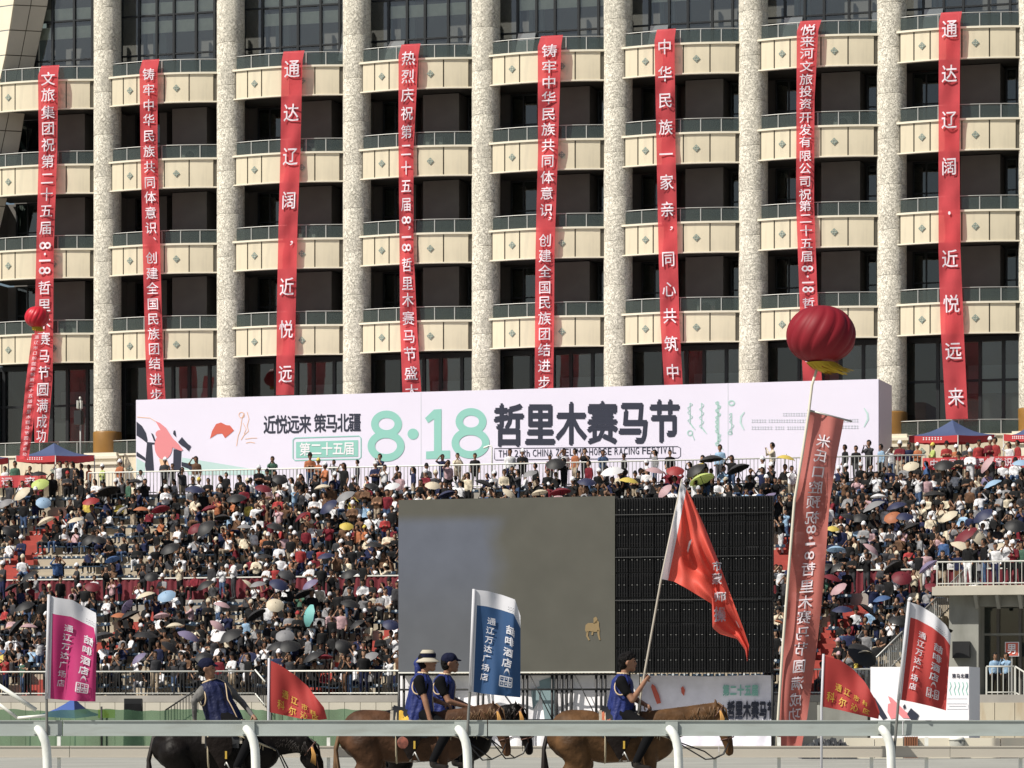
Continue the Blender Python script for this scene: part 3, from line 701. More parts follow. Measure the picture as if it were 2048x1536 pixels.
# ================================================================ BODIES
def remesh(mb,voxel,dec=1.0,smooth=2):
    me=mb.mesh('tmp',[]); ob=bpy.data.objects.new('tmp',me); COL.objects.link(ob)
    m=ob.modifiers.new('r','REMESH'); m.mode='VOXEL'; m.voxel_size=voxel; m.use_smooth_shade=True
    if smooth: s=ob.modifiers.new('s','SMOOTH'); s.factor=.5; s.iterations=smooth
    if dec<1: d=ob.modifiers.new('d','DECIMATE'); d.ratio=dec
    bpy.context.view_layer.update(); dg=bpy.context.evaluated_depsgraph_get(); oe=ob.evaluated_get(dg)
    out=bpy.data.meshes.new_from_object(oe); bpy.data.objects.remove(ob); bpy.data.meshes.remove(me); return out
def bodymesh(caps,voxel,dec=1.0,smooth=2,extra=None):
    """caps: (class, p0, r0, p1, r1[, fy]) -> mesh, face classes"""
    mb=MB()
    for c in caps: mb.capsule(c[1],c[2],c[3],c[4],12,fy=c[5] if len(c)>5 else 1)
    me=remesh(mb,voxel,dec,smooth)
    n=len(me.polygons); co=np.empty(n*3); me.polygons.foreach_get('center',co); co=co.reshape(-1,3)
    best=np.full(n,1e9); cls=np.zeros(n,int)
    for c in caps:
        p0=np.array(c[1],float); p1=np.array(c[3],float); d=p1-p0; l2=max(d@d,1e-9)
        fy=c[5] if len(c)>5 else 1
        q=co.copy(); 
        if fy!=1: cy=(p0[1]+p1[1])/2; q[:,1]=cy+(q[:,1]-cy)/fy
        t=np.clip(((q-p0)@d)/l2,0,1); r=c[2]+(c[4]-c[2])*t
        ds=np.linalg.norm(q-(p0+t[:,None]*d),axis=1)-r
        k=ds<best; best[k]=ds[k]; cls[k]=c[0]
    return me,cls
SK,HA,TO,BO,SHO,SLV,HAT=range(7)
def human(sit=True,arms=('rest','rest'),lean=0,hat=0,female=0,scale=1):
    z0=.50 if sit else .92
    def U(x,y,z): # upper body point with forward lean
        return (x,y-lean*(z)*.5,z0+z*(1-.1*lean))
    c=[]
    c+=[(TO,U(-.06,.0,.06),.125,U(-.07,0,.38),.115),(TO,U(.06,.0,.06),.125,U(.07,0,.38),.115),(TO,U(-.155,.0,.43),.07,U(.155,0,.43),.07),(TO,U(0,0,.1),.13,U(0,0,.4),.12)]
    c+=[(SK,U(0,-.01,.50),.05,U(0,-.015,.60),.05),(SK,U(0,-.035,.66),.085,U(0,-.03,.72),.09),(SK,U(0,-.05,.64),.06,U(0,-.06,.66),.06)]
    c+=[(HA,U(0,.005,.725),.112,U(0,-.012,.755),.102),(HA,U(0,.03,.68),.09,U(0,.03,.70),.09)]
    if female: c+=[(HA,U(0,.06,.70),.085,U(0,.07,.50),.07)]
    if hat: c+=[(HAT,U(0,-.01,.79),.11,U(0,-.01,.81),.09),(HAT,U(-.07,-.02,.755),.04,U(.07,-.02,.755),.04,3.2)]
    for s,a in zip((-1,1),arms):
        sh_=U(s*.20,0,.42)
        if a=='rest': el,ha=U(s*.25,-.1,.17),U(s*.14,-.32,.10)
        elif a=='down': el,ha=U(s*.25,.02,.14),U(s*.24,-.06,-.10)
        elif a=='phone': el,ha=U(s*.22,-.2,.30),U(s*.05,-.28,.58)
        elif a=='brow': el,ha=U(s*.32,-.1,.48),U(s*.10,-.12,.76)
        elif a=='hold': el,ha=U(s*.24,-.12,.20),U(s*.12,-.24,.42)
        elif a=='cross': el,ha=U(s*.25,-.1,.18),U(-s*.08,-.18,.24)
        elif a=='up': el,ha=U(s*.28,-.05,.66),U(s*.2,-.08,.92)
        c+=[(TO,sh_,.055,el,.045),(SLV,el,.042,ha,.032),(SK,ha,.035,(ha[0],ha[1]-.04,ha[2]+.03),.03)]
    for s in (-1,1):
        if sit: k,f=(s*.14,-.42,.52),(s*.15,-.40,.09); c+=[(BO,(s*.09,0,.50),.10,k,.07),(BO,k,.062,f,.045),(SHO,f,.045,(s*.16,-.54,.05),.04)]
        else: k,f=(s*.10,-.02,.50),(s*.11,.02,.09); c+=[(BO,(s*.085,0,.92),.10,k,.068),(BO,k,.066,f,.048),(SHO,f,.045,(s*.13,-.13,.045),.04)]
    return c
POSES={}
def addpose(n,vox=.036,dec=.32,**k):
    me,cl=bodymesh(human(**k),vox,dec,1); 
    # hands of an umbrella holder
    POSES[n]=(me,cl)
addpose('sit_a'); addpose('sit_b',arms=('phone','phone')); addpose('sit_c',arms=('rest','brow'),lean=.25); addpose('sit_d',arms=('rest','hold'),hat=1)
addpose('sit_e',female=1,arms=('cross','rest'),lean=.15); addpose('sit_f',hat=1,arms=('rest','phone')); addpose('sit_g',lean=.55,arms=('rest','rest'),female=1); addpose('sit_u',arms=('rest','hold'))
addpose('std_a',sit=False,arms=('down','down')); addpose('std_b',sit=False,arms=('phone','phone')); addpose('std_c',sit=False,arms=('brow','down'),female=1); addpose('std_d',sit=False,arms=('cross','cross'),hat=1); addpose('std_u',sit=False,arms=('down','hold'))
SITP=['sit_a','sit_b','sit_c','sit_d','sit_e','sit_f','sit_g']; STDP=['std_a','std_b','std_c','std_d']
def personmat():
    m=bpy.data.materials.new('clothing_and_skin'); m.use_nodes=True; n=m.node_tree; b=n.nodes['Principled BSDF']; b.inputs['Roughness'].default_value=.8; b.inputs['Specular IOR Level'].default_value=.2
    a=n.nodes.new('ShaderNodeAttribute'); a.attribute_name='col'; 
    tc=n.nodes.new('ShaderNodeTexCoord'); t=n.nodes.new('ShaderNodeTexNoise'); t.inputs['Scale'].default_value=7; t.inputs['Detail'].default_value=6; n.links.new(tc.outputs['Object'],t.inputs[0])
    h=n.nodes.new('ShaderNodeMapRange'); h.inputs[1].default_value=.3; h.inputs[2].default_value=.7; h.inputs[3].default_value=.45; h.inputs[4].default_value=1.3; n.links.new(t.outputs[0],h.inputs[0])
    x=n.nodes.new('ShaderNodeMix'); x.data_type='RGBA'; x.blend_type='MULTIPLY'; x.inputs[0].default_value=1; n.links.new(a.outputs[0],x.inputs[6]); n.links.new(h.outputs[0],x.inputs[7]); n.links.new(x.outputs[2],b.inputs['Base Color']); return m
M['person']=personmat()
CN={'black':(.010,.010,.011),'dark grey':(.045,.045,.05),'navy':(.015,.02,.06),'white':(.74,.74,.76),'cream':(.66,.58,.44),'grey':(.25,.25,.26),'pink':(.50,.33,.35),'red':(.34,.04,.04),'maroon':(.16,.015,.025),
 'orange':(.42,.15,.07),'yellow':(.62,.48,.10),'light blue':(.30,.45,.62),'blue':(.06,.12,.27),'green':(.06,.13,.09),'brown':(.13,.07,.04),'purple':(.20,.17,.28),'lime':(.50,.60,.18),'turquoise':(.20,.50,.48),'denim':(.06,.10,.19),'beige':(.42,.34,.25)}
TOPW=[('black',48),('dark grey',13),('navy',7),('white',20),('cream',5),('grey',7),('pink',2.5),('red',.8),('maroon',3),('orange',.5),('yellow',.6),('light blue',2),('blue',1),('green',1),('brown',2),('purple',.5)]
TOPR=[('black',28),('maroon',9),('orange',7),('red',4),('white',19),('brown',15),('cream',6),('pink',6),('yellow',2),('dark grey',5),('navy',4),('light blue',2)]
BOTW=[('black',50),('dark grey',12),('denim',16),('beige',8),('navy',7),('white',4),('brown',3)]
SKINS=[(.34,.19,.12),(.28,.15,.095),(.40,.24,.16),(.22,.12,.075)]
def pick(ws,r):
    x=r.random()*sum(w for _,w in ws)
    for n_,w_ in ws:
        x-=w_
        if x<=0: return n_
    return ws[0][0]
def person_cols(p,r):
    slv=p['skin'] if p['short'] else CN[p['top']]
    return np.array([p['skin'],(.010,.009,.009) ,CN[p['top']],CN[p['bot']],(.05,.05,.05) if r.random()<.6 else (.5,.5,.5),slv,CN[p['hat']]])
rc=random.Random(42)
crowd=[]
def addp(x,y,z,pose,tier,row,reg='W',yaw=None,top=None,bot=None,hat=None,force=False):
    p=dict(x=x,y=y,z=z,pose=pose,tier=tier,row=row,yaw=rc.gauss(0,.5) if yaw is None else yaw,top=top or pick(TOPR if reg=='R' else TOPW,rc),bot=bot or pick(BOTW,rc),
      hat=hat or pick([('white',8),('cream',2),('black',5),('pink',.7),('red',.5),('yellow',.5)],rc),short=rc.random()<.55,skin=rc.choice(SKINS),sc=rc.uniform(.78,.97),force=force)
    crowd.append(p); return p
def occupancy(tier,k,x,u,v):
    if u<-30 or u>2080: return 0
    if tier=='U':
        if 835<u<1520 and v>1030: return 0
        if u<190 and k<4: return .13
        if u<330 and k<3: return .35
        if u<420: return .62 if k<7 else .8
        if u<800: return .93 if k>=1 else .8
        if u<1560: return .9
        return .95
    if 830<u<1520: return 0
    if 185<u<290: return .5
    if u<95: return .8
    if 380<u<500 and k>4: return .45
    return .93
UMB_SPEC=[ # picture u, v of the canopy centre, colour, width in picture px
 (1260,966,'yellow',42),(1310,950,'pink',40),(1405,970,'lime',55),(1392,948,'yellow',45),(1570,918,'yellow',40),(1215,952,'white',50),(1350,935,'red',38),(1425,928,'black',52),(1385,945,'black',48),(1478,945,'black',50),
 (1108,908,'black',44),(1325,985,'pink',36),(1530,992,'purple',42),(1888,932,'black',44),(1984,930,'pink',42),(2032,935,'light blue',40),(1832,932,'cream',34),(1790,1010,'navy',42),(1782,1033,'orange',36),(1763,999,'white',32),(1900,1027,'cream',38),
 (1985,972,'light blue',40),(1928,1082,'maroon',60),(1742,1092,'pink',38),(1675,1107,'light blue',38),(1680,1186,'pink',36),(1754,1190,'blue',34),(1728,1303,'black',58),(1664,1054,'yellow',26),(1600,1175,'yellow',30),(1555,1250,'orange',20),
 (275,958,'black',36),(385,983,'navy',44),(88,950,'black',40),(82,975,'lime',40),(45,992,'cream',42),(92,1014,'light blue',34),(180,1008,'red',38),(215,990,'black',52),(292,1022,'orange',36),(318,1028,'maroon',42),(245,1030,'grey',30),(88,1042,'cream',42),(148,1042,'cream',36),
 (235,1124,'blue',34),(60,1263,'pink',38),(6,1320,'yellow',30),(30,1178,'black',34),(300,1188,'cream',40),(338,1190,'light blue',38),(257,1207,'purple',34),(238,1230,'orange',36),(270,1243,'black',46),(325,1241,'pink',34),(358,1257,'cream',36),(430,1262,'pink',36),(436,1280,'white',38),(470,1272,'black',54),
 (275,1317,'purple',34),(380,1278,'purple',46),(437,1219,'pink',34),(555,1208,'cream',36),(617,1223,'turquoise',46),(627,1168,'purple',36),(555,1172,'navy',42),(782,1260,'navy',34),(625,1240,'pink',24),(635,1320,'black',46),(420,1180,'black',40),(185,1172,'maroon',34),
 (480,1000,'black',44),(520,985,'maroon',38),(560,965,'black',34),(640,978,'cream',36),(690,992,'grey',44),(740,980,'black',34),(795,968,'white',34),(860,975,'cream',34),(900,990,'navy',40),(960,968,'black',44),(1020,985,'cream',34),(1075,992,'cream',36),(1130,985,'maroon',46),(1060,945,'grey',34),(1165,960,'navy',40),
 (560,1060,'black',40),(610,1040,'maroon',36),(690,1055,'yellow',30),(500,1050,'grey',36),(450,1040,'black',38),(740,1090,'black',40),(655,1110,'navy',38),(520,1110,'black',36),(395,1065,'maroon',34),(350,1090,'black',44),(700,1140,'black',36),
 (1640,1010,'black',40),(1700,1040,'black',38),(1830,1050,'black',40),(1870,985,'black',48),(1960,1030,'navy',44),(2025,1060,'black',40),(1850,1120,'purple',44),(1780,1140,'black',44),(1990,1100,'grey',38),(1640,1140,'black',36),(1870,1180,'maroon',36),(1820,1210,'black',40),(1690,1230,'navy',40),(1790,1250,'black',38),(1730,1215,'black',40),
 (20,1060,'black',36),(180,1080,'black',36),(310,1150,'black',30),(60,1215,'black',44),(110,1290,'black',40),(30,1250,'black',46),(340,1300,'black',40),(400,1320,'black',36),(510,1240,'black',44),(560,1290,'black',44),(600,1190,'black',40),(690,1215,'black',40),(720,1250,'black',38),(740,1310,'grey',36),(690,1290,'black',36),(660,1330,'maroon',30),(505,1320,'navy',36)]
_r=random.Random(77)
for _ in range(45):
    u_=_r.uniform(0,2045); v_=_r.uniform(985,1335)
    if 785<u_<1560 and v_>985: continue
    if u_>1880 and v_>1120: continue
    UMB_SPEC.append((u_,v_,_r.choice(['black','black','black','dark grey','navy','black','maroon','grey','cream']),_r.uniform(34,52)))
taken={}
seatspots=[]
def spots(tier,k):
    r=rowL(k) if tier=='L' else rowU(k)
    return r
umb=[]
for (u,v,c,wd) in UMB_SPEC:
    best=None
    for tier,N in (('L',LR),('U',UR)):
        for k in range(N):
            r=spots(tier,k); y=-r['n']+.42; x=L(u,v,r['n']-.42).x
            pu,pv=proj((x,y,r['z']+1.42)); e=abs(pv-v)
            if best is None or e<best[0]: best=(e,tier,k,x,y,r['z'])
    e,tier,k,x,y,z=best
    if e>30: # stands on the deck
        x=L(u,v,6.5).x; y=-6.5; z=10.73; tier,k='D',0
    x=round(x/.44)*.44
    taken[(tier,k,round(x/.44))]=1; umb.append(dict(x=x,y=y,z=z,c=c,w=wd,tier=tier,row=k))
    addp(x,y,z,'sit_u' if tier!='D' else 'std_u',tier,k,force=(tier=='L'),yaw=rc.gauss(0,.2),hat='black')
for tier,N in (('L',LR),('U',UR)):
    for k in range(N):
        r=spots(tier,k); xi=int(-27/.44)
        while xi*.44<27.5:
            x=xi*.44; xi+=1
            y=-r['n']+.42; u,v=proj((x,y,r['z']+.9))
            if (tier,k,round(x/.44)) in taken: continue
            if tier=='L' and x>rend(k)-.4: continue
            if in_aisle(tier,k,x):
                if rc.random()<.14: addp(x,y,r['z'],rc.choice(STDP),tier,k)
                continue
            if rc.random()<occupancy(tier,k,x,u,v):
                reg='R' if (tier=='U' and 410<u<835 and k<9) else 'W'
                st=rc.random()<(.26 if not(tier=='L' and k==0) else .45)
                addp(x+rc.uniform(-.14,.14),y+rc.uniform(-.12,.12),r['z']+rc.uniform(-.05,.03),rc.choice(STDP if st else SITP),tier,k,reg)
            elif -20<u<2070: seatspots.append((x,y-.42,r['z'],tier,k,u,v))
# walkways
for x in np.arange(-22,16.5,.52):
    u,v=proj((x,-25,2.9))
    if 810<u<1530 or 505<u<560: continue
    if rc.random()<.62: addp(x+rc.uniform(-.2,.2),-25.0,2.0,rc.choice(STDP),'F',0)
for x in np.arange(-22,24,.58):
    u,v=proj((x,-16.8,6.2))
    if 840<u<1520: continue
    if rc.random()<(.38 if u<840 else 1.0): addp(x+rc.uniform(-.2,.2),-16.8,5.85,rc.choice(STDP+['sit_a']),'M',0,reg='W')
# top deck, people standing at the railing
for (u,top,pose) in [(120,'white','std_c'),(133,'black','std_a'),(145,'dark grey','std_c'),(163,'navy','std_b'),(178,'orange','std_a'),(392,'brown','std_c'),(345,'black','std_b'),(330,'dark grey','std_d'),(545,'green','std_b'),(620,'orange','std_d'),(637,'orange','std_d'),(668,'grey','std_b'),(715,'dark grey','std_a'),(760,'navy','std_b'),(885,'navy','std_c'),(915,'cream','std_b'),(950,'black','std_a'),(1020,'white','std_a'),
   (1045,'black','std_d'),(1100,'maroon','std_a'),(1128,'white','std_c'),(1150,'orange','std_a'),(1170,'black','std_b'),(1206,'denim','std_b'),(1248,'black','std_a'),(1310,'grey','std_c'),(1340,'black','std_a'),(1440,'light blue','std_a'),(1545,'cream','std_b'),(1690,'black','std_a'),(1712,'black','std_a'),(1738,'dark grey','std_b'),(1762,'light blue','std_a'),(1783,'white','std_c'),(1800,'maroon','std_d'),(1818,'navy','std_a'),
   (1835,'orange','std_d'),(1866,'lime','std_d'),(1893,'red','std_d'),(1912,'orange','std_d'),(1935,'dark grey','std_d'),(1958,'red','std_a'),(1980,'maroon','std_d'),(1990,'red','std_a'),(2018,'white','std_c'),(2035,'red','std_a'),(30,'green','std_a'),(60,'black','std_b'),(240,'orange','std_d'),(205,'lime','std_d'),(10,'white','std_a')]:
    x=L(u,930,7).x; addp(x,-7.0,10.73,pose,'D',0,top=top,yaw=rc.uniform(-.8,.8))
# side balcony on the right and the pair by the doorway
for u in (1942,1962,1985,2008,2020,2038,2046,1930): addp(L(u,1140,22).x,-21.3,5.95,rc.choice(STDP),'B',0)
crowd_all=crowd
TIERNAME={'L':'lower tier','U':'upper tier'}
scrx0,scrx1=L(800,1200,24).x,L(1540,1200,24).x
def where(p):
    side='west' if p['x']<(scrx0+scrx1)/2 else 'east'
    return side
# ordinals outward from the big screens
from collections import defaultdict
rows=defaultdict(list)
for p in crowd: 
    s=where(p) if p['tier'] in 'LUFM' else 'D'
    rows[(p['tier'],p['row'],s)].append(p)
for (t_,k,s),l in rows.items():
    l.sort(key=lambda p:(p['x'] if s!='west' else -p['x']))
    for i,p in enumerate(l): p['ord']=i+1; p['side']=s
def plabel(p):
    st=p['pose'].startswith('std'); hat='hatted ' if p['pose'] in('sit_d','sit_f','std_d') else ''
    a=f"{'standing' if st else 'seated'} {hat}person in {p['top']}"
    sd='left of' if p['side']=='west' else 'right of'
    t_=p['tier']
    if t_=='L': return f"{a}, {ordw(p['row']+1)} row up, {ordw(p['ord'])} {sd} the screens"
    if t_=='F': return f"{a} behind lowest railing, {ordw(p['ord'])} {sd} the screens"
    if t_=='M': return f"{a} before the crimson ledge, {ordw(p['ord'])} {sd} the screens"
    if t_=='D': return f"{a} at the top deck railing, {ordw(p['ord'])} from its left end"
    if t_=='B': return f"{a} on the right-hand balcony, {ordw(p['ord'])} from its left end"
    return f"{a}, {ordw(p['row']+1)} row of upper tier, {ordw(p['ord'])} {sd} screens"
def inframe(p):
    u,v=proj((p['x'],p['y'],p['z']+.9)); return -6<u<2054
prio={'F':0,'L':1,'D':.5,'B':.6,'M':.8,'U':3}
vis=[p for p in crowd if inframe(p)]
vis.sort(key=lambda p:(prio[p['tier']],p['row'],p['ord']))
ind=set(id(p) for p in vis[:300])
def setcols(me,cl,cols):
    a=me.attributes.get('col') or me.attributes.new('col','FLOAT_COLOR','CORNER')
    tot=np.empty(len(me.polygons),dtype=np.int32); me.polygons.foreach_get('loop_total',tot)
    c=np.ones((len(me.loops),4),dtype=np.float32); c[:,:3]=np.repeat(cols[cl],tot,axis=0); a.data.foreach_set('color',c.ravel())
stuffv=[];stufff=[];stuffc=[]; off=0
TPL={}
for n_,(me,cl) in POSES.items():
    co=np.empty(len(me.vertices)*3); me.vertices.foreach_get('co',co); TPL[n_]=(co.reshape(-1,3),[tuple(p.vertices) for p in me.polygons],cl)
for p in crowd:
    cols=person_cols(p,rc)
    m4=Matrix.Translation((p['x'],p['y'],p['z']))@Matrix.Rotation(p['yaw']-.25,4,'Z')@Matrix.Diagonal((p['sc'],p['sc'],p['sc'],1))
    if id(p) in ind:
        me0,cl=POSES[p['pose']]; me=me0.copy(); me.name='person'; me.materials.clear(); me.materials.append(M['person']); setcols(me,cl,cols)
        o=bpy.data.objects.new('person',me); COL.objects.link(o); o.matrix_world=MW@m4
        o['label']=plabel(p); o['category']='person'; o['group']='spectators in the grandstand'
    else:
        co,fs,cl=TPL[p['pose']]; m3=np.array(m4.to_3x3()); tr=np.array(m4.translation)
        stuffv.append(co@m3.T+tr); n0=off
        stufff+= [tuple(i+n0 for i in f) for f in fs]; off+=len(co)
        tot=[len(f) for f in fs]; stuffc.append(np.repeat(cols[cl],tot,axis=0))
sv=np.concatenate(stuffv); me=bpy.data.meshes.new('crowd'); me.from_pydata(sv.tolist(),[],stufff); me.materials.append(M['person'])
me.polygons.foreach_set('use_smooth',[True]*len(me.polygons)); a=me.attributes.new('col','FLOAT_COLOR','CORNER'); cc=np.ones((len(me.loops),4),dtype=np.float32); cc[:,:3]=np.concatenate(stuffc); a.data.foreach_set('color',cc.ravel())
o=bpy.data.objects.new('crowd',me); COL.objects.link(o); o.matrix_world=MW; o['kind']='stuff'; o['label']='packed spectators filling the remaining rows of the grandstand'; o['category']='crowd'
print('people',len(crowd),'faces',len(me.polygons))
# seats
seatspots.sort(key=lambda s:(s[4]+(20 if s[3]=='U' else 0)*0, abs(s[5]-400)))
rs=random.Random(5)
pri=[s for s in seatspots if s[5]<620 or s[5]>1600]; oth=[s for s in seatspots if not(s[5]<620 or s[5]>1600)]
allseats=pri+oth
for s in allseats[:290]:
    link('seat',seat_me,stand,(s[0],s[1],s[2]-.03)).scale=(.9,.9,.9)
sm=MB()
tv=[tuple(v.co) for v in seat_me.vertices]; tf=[tuple(p.vertices) for p in seat_me.polygons]; tm=[p.material_index for p in seat_me.polygons]
def addseat(x,y,z):
    o_=len(sm.v); sm.v+=[(a+x,b+y,c+z) for a,b,c in tv]; sm.f+=[tuple(i+o_ for i in f) for f in tf]; sm.m+=tm; sm.sm+=[False]*len(tf)
for s in allseats[290:]: addseat(*s[:3])
for p in crowd:
    if p['tier'] in 'LU': addseat(p['x'],p['y']-.42,p['z'])
o=sm.build('seat_rows',['seat','seatglint'],stand); o['kind']='stuff'
# umbrellas
def umb_meshes(col,name):
    m_=mat('umbrella_'+name.replace(' ','_'),col,.6,transl=.25 if name not in('black','navy') else .03)
    mb=MB(); NR=8
    def P(a,b):
        q=2*math.pi*a; g=abs(math.sin(q*NR/2)); r=b*.52*(1-.05*g*b); z=.26*math.cos(b*math.pi/2*.93)**.8+ .015*g*b
        return V(r*math.cos(q),r*math.sin(q),z)
    mb.grid(P,NR*3,6); return mb.mesh('canopy',m_)
sh=MB(); sh.tube([(0,0,.32),(0,0,-.62)],.012,6); sh.tube([(0,0,-.62),(0,0,-.74)],.02,6)
for q in range(8): a_=q*math.pi/4; sh.tube([(0,0,.24),(.26*math.cos(a_),.26*math.sin(a_),.19),(.5*math.cos(a_),.5*math.sin(a_),.03)],.004,3,cap=False)
shaft_me=sh.mesh('shaft','black')
UM={}
urow=defaultdict(int)
umb.sort(key=lambda q:(q['tier'],q['row'],q['x']))
TN={'L':'lower tier','U':'upper tier','D':'top deck'}
for q in umb:
    if q['c'] not in UM: UM[q['c']]=umb_meshes(CN[q['c']],q['c'])
    urow[(q['tier'],q['row'])]+=1; od=urow[(q['tier'],q['row'])]
    lab=f"{q['c']} umbrella, {ordw(q['row']+1)} row of the {TN[q['tier']]}, {ordw(od)} umbrella from its left end" if q['tier']!='D' else f"{q['c']} umbrella on the top deck, {ordw(od)} umbrella from its left end"
    hz=q['z']+(.76 if q['tier']!='D' else 1.12)
    s=q['w']/52.0
    m4=Matrix.Translation((q['x']+.06,q['y']-.20,hz+.62))@Matrix.Rotation(rs.gauss(-.12,.38),4,'Y')@Matrix.Rotation(rs.uniform(-.2,.75),4,'X')@Matrix.Rotation(rs.random(),4,'Z')@Matrix.Diagonal((s,s,min(s,1.05),1))
    t=thing('umbrella',lab,'umbrella',mw=MW@m4,group='umbrellas held up among the spectators'); link('canopy',UM[q['c']],t); link('shaft',shaft_me,t)
# ================================================================ SCREENS AND STAGE STRUCTURE
SN=28.4
def screenmat():
    m=bpy.data.materials.new('led_screen_picture'); m.use_nodes=True; n=m.node_tree; b=n.nodes['Principled BSDF']; lk=n.links.new
    b.inputs['Roughness'].default_value=.6; b.inputs['Specular IOR Level'].default_value=.25
    tc=n.nodes.new('ShaderNodeTexCoord'); sp=n.nodes.new('ShaderNodeSeparateXYZ'); lk(tc.outputs['Object'],sp.inputs[0])
    t=n.nodes.new('ShaderNodeTexNoise'); t.inputs['Scale'].default_value=.5; t.inputs['Detail'].default_value=2; lk(tc.outputs['Object'],t.inputs[0])
    # blue shape: x below an edge that wanders, z below the top band
    ad=n.nodes.new('ShaderNodeMath'); ad.operation='MULTIPLY_ADD'; ad.inputs[1].default_value=1.6; lk(t.outputs[0],ad.inputs[0]); lk(sp.outputs[0],ad.inputs[2])
    mr=n.nodes.new('ShaderNodeMapRange'); mr.interpolation_type='SMOOTHSTEP'; mr.inputs[1].default_value=3.9; mr.inputs[2].default_value=5.0; mr.inputs[3].default_value=1; mr.inputs[4].default_value=0; lk(ad.outputs[0],mr.inputs[0])
    mz=n.nodes.new('ShaderNodeMapRange'); mz.interpolation_type='SMOOTHSTEP'; mz.inputs[1].default_value=-.95; mz.inputs[2].default_value=-.45; mz.inputs[3].default_value=1; mz.inputs[4].default_value=0; lk(sp.outputs[2],mz.inputs[0])
    md=n.nodes.new('ShaderNodeMapRange'); md.interpolation_type='SMOOTHSTEP'; md.inputs[1].default_value=-5; md.inputs[2].default_value=-1.5; md.inputs[3].default_value=.6; md.inputs[4].default_value=1; lk(sp.outputs[2],md.inputs[0])
    a=n.nodes.new('ShaderNodeMath'); a.operation='MULTIPLY'; lk(mr.outputs[0],a.inputs[0]); lk(mz.outputs[0],a.inputs[1])
    c=n.nodes.new('ShaderNodeMath'); c.operation='MULTIPLY'; lk(a.outputs[0],c.inputs[0]); lk(md.outputs[0],c.inputs[1])
    x=n.nodes.new('ShaderNodeMix'); x.data_type='RGBA'; lk(c.outputs[0],x.inputs[0]); x.inputs[6].default_value=(.090,.088,.074,1); x.inputs[7].default_value=(.11,.122,.155,1)
    t2=n.nodes.new('ShaderNodeTexNoise'); t2.inputs['Scale'].default_value=.9; t2.inputs['Detail'].default_value=3; lk(tc.outputs['Object'],t2.inputs[0])
    h=n.nodes.new('ShaderNodeMapRange'); h.inputs[1].default_value=.3; h.inputs[2].default_value=.7; h.inputs[3].default_value=.93; h.inputs[4].default_value=1.07; lk(t2.outputs[0],h.inputs[0])
    y=n.nodes.new('ShaderNodeMix'); y.data_type='RGBA'; y.blend_type='MULTIPLY'; y.inputs[0].default_value=1; lk(x.outputs[2],y.inputs[6]); lk(h.outputs[0],y.inputs[7]); lk(y.outputs[2],b.inputs['Base Color'])
    return m
M['screen']=screenmat(); M['goldfig']=mat('screen_gold_figure',(.24,.17,.08),.6)
scr=thing('video_screen','large dim grey-olive video screen with blue patch standing before the crowd','screen',mw=MW)
a=L(797,1000,SN); b=L(1230,992,SN); c=L(797,1344,SN)
mb=MB(); W_=b.x-a.x; H_=a.z-c.z
mb.add([(0,0,0),(W_,0,0),(W_,0,-H_),(0,0,-H_)],[(0,3,2,1)]); mb.build('display',M['screen'],scr,loc=(a.x,a.y-.01,a.z))
mb=MB(); mb.box((a.x,a.y,c.z),(b.x,a.y+.45,a.z)); mb.build('cabinet','black',scr)
mb=MB(); mb.box((a.x,a.y-.03,c.z-.05),(b.x,a.y+.4,c.z-.003)); mb.build('bottom_edge','whitepaint',scr)
def SP_(u,v): return L(u,v,SN+.03)
mb=MB()
for pts in ([(1171,1250),(1176,1246),(1188,1246),(1194,1240),(1198,1244),(1198,1252),(1200,1262),(1190,1264),(1178,1262),(1173,1266),(1170,1260)],[(1187,1236),(1192,1233),(1195,1238),(1194,1246),(1187,1248)],[(1173,1262),(1177,1262),(1176,1272),(1180,1280),(1177,1281),(1172,1272)],[(1194,1260),(1199,1260),(1199,1270),(1201,1280),(1198,1280),(1195,1270)],[(1184,1262),(1187,1262),(1186,1270),(1182,1270)]):
    mb.add([SP_(*p) for p in pts],[tuple(range(len(pts)))[::-1]])
mb.build('horseman_figure','goldfig',scr)
led=thing('dark_panel_wall','tall black wall of unlit louvred stage panels right of the grey screen','panel wall',mw=MW)
a2=L(1232,996,SN-.1); b2=L(1545,990,SN-.1); c2=L(1232,1346,SN-.1)
NXp,NZp=12,7; pw=(b2.x-a2.x)/NXp; ph_=(a2.z-c2.z)/NZp
M['concgrey0']=mat('dull_metal_rod',(.05,.05,.05),.6)
M['rib']=mat('dark_rib',(.010,.010,.011),.7,spec=.15,var=.3,scale=3)
mb=MB(); mb.box((a2.x,a2.y+.16,c2.z),(b2.x,a2.y+.22,a2.z)); mb.build('backing','black',led)
mb=MB(); mb.box((.01,.0,.01),(pw-.01,.12,ph_-.01),0)
for k in range(5): x=.05+k*(pw-.1)/4; mb.box((x-.018,-.07,.03),(x+.018,-.0,ph_-.03),1)
for zz in (.15,.5,.85): mb.box((.02,-.045,ph_*zz),(pw-.02,-.02,ph_*zz+.03),1)
for k in (1,3): x=.05+k*(pw-.1)/4; mb.box((x-.022,-.082,ph_*.5),(x+.010,-.072,ph_*.5+.018),2)
pm=mb.mesh('louvred_panel',['black','rib','steel'])
for i in range(NXp):
    for j in range(NZp): 
        o=link('louvred_panel',pm,led,(a2.x+i*pw,a2.y+random.uniform(-.02,.02),c2.z+j*ph_)); o.rotation_euler.x=random.uniform(-.02,.02)
mb=MB()
for v in (1030,1115,1201): p=L(1232,v,SN); mb.tube([(a2.x,a2.y-.12,p.z),(b2.x,a2.y-.12,p.z)],.014,5)
mb.build('horizontal_rods','concgrey0',led)
mb=MB()
for u in (1282,1455,1535): x=L(u,1100,SN).x; mb.tube([(x,a2.y-.11,c2.z),(x,a2.y-.11,a2.z)],.012,5)
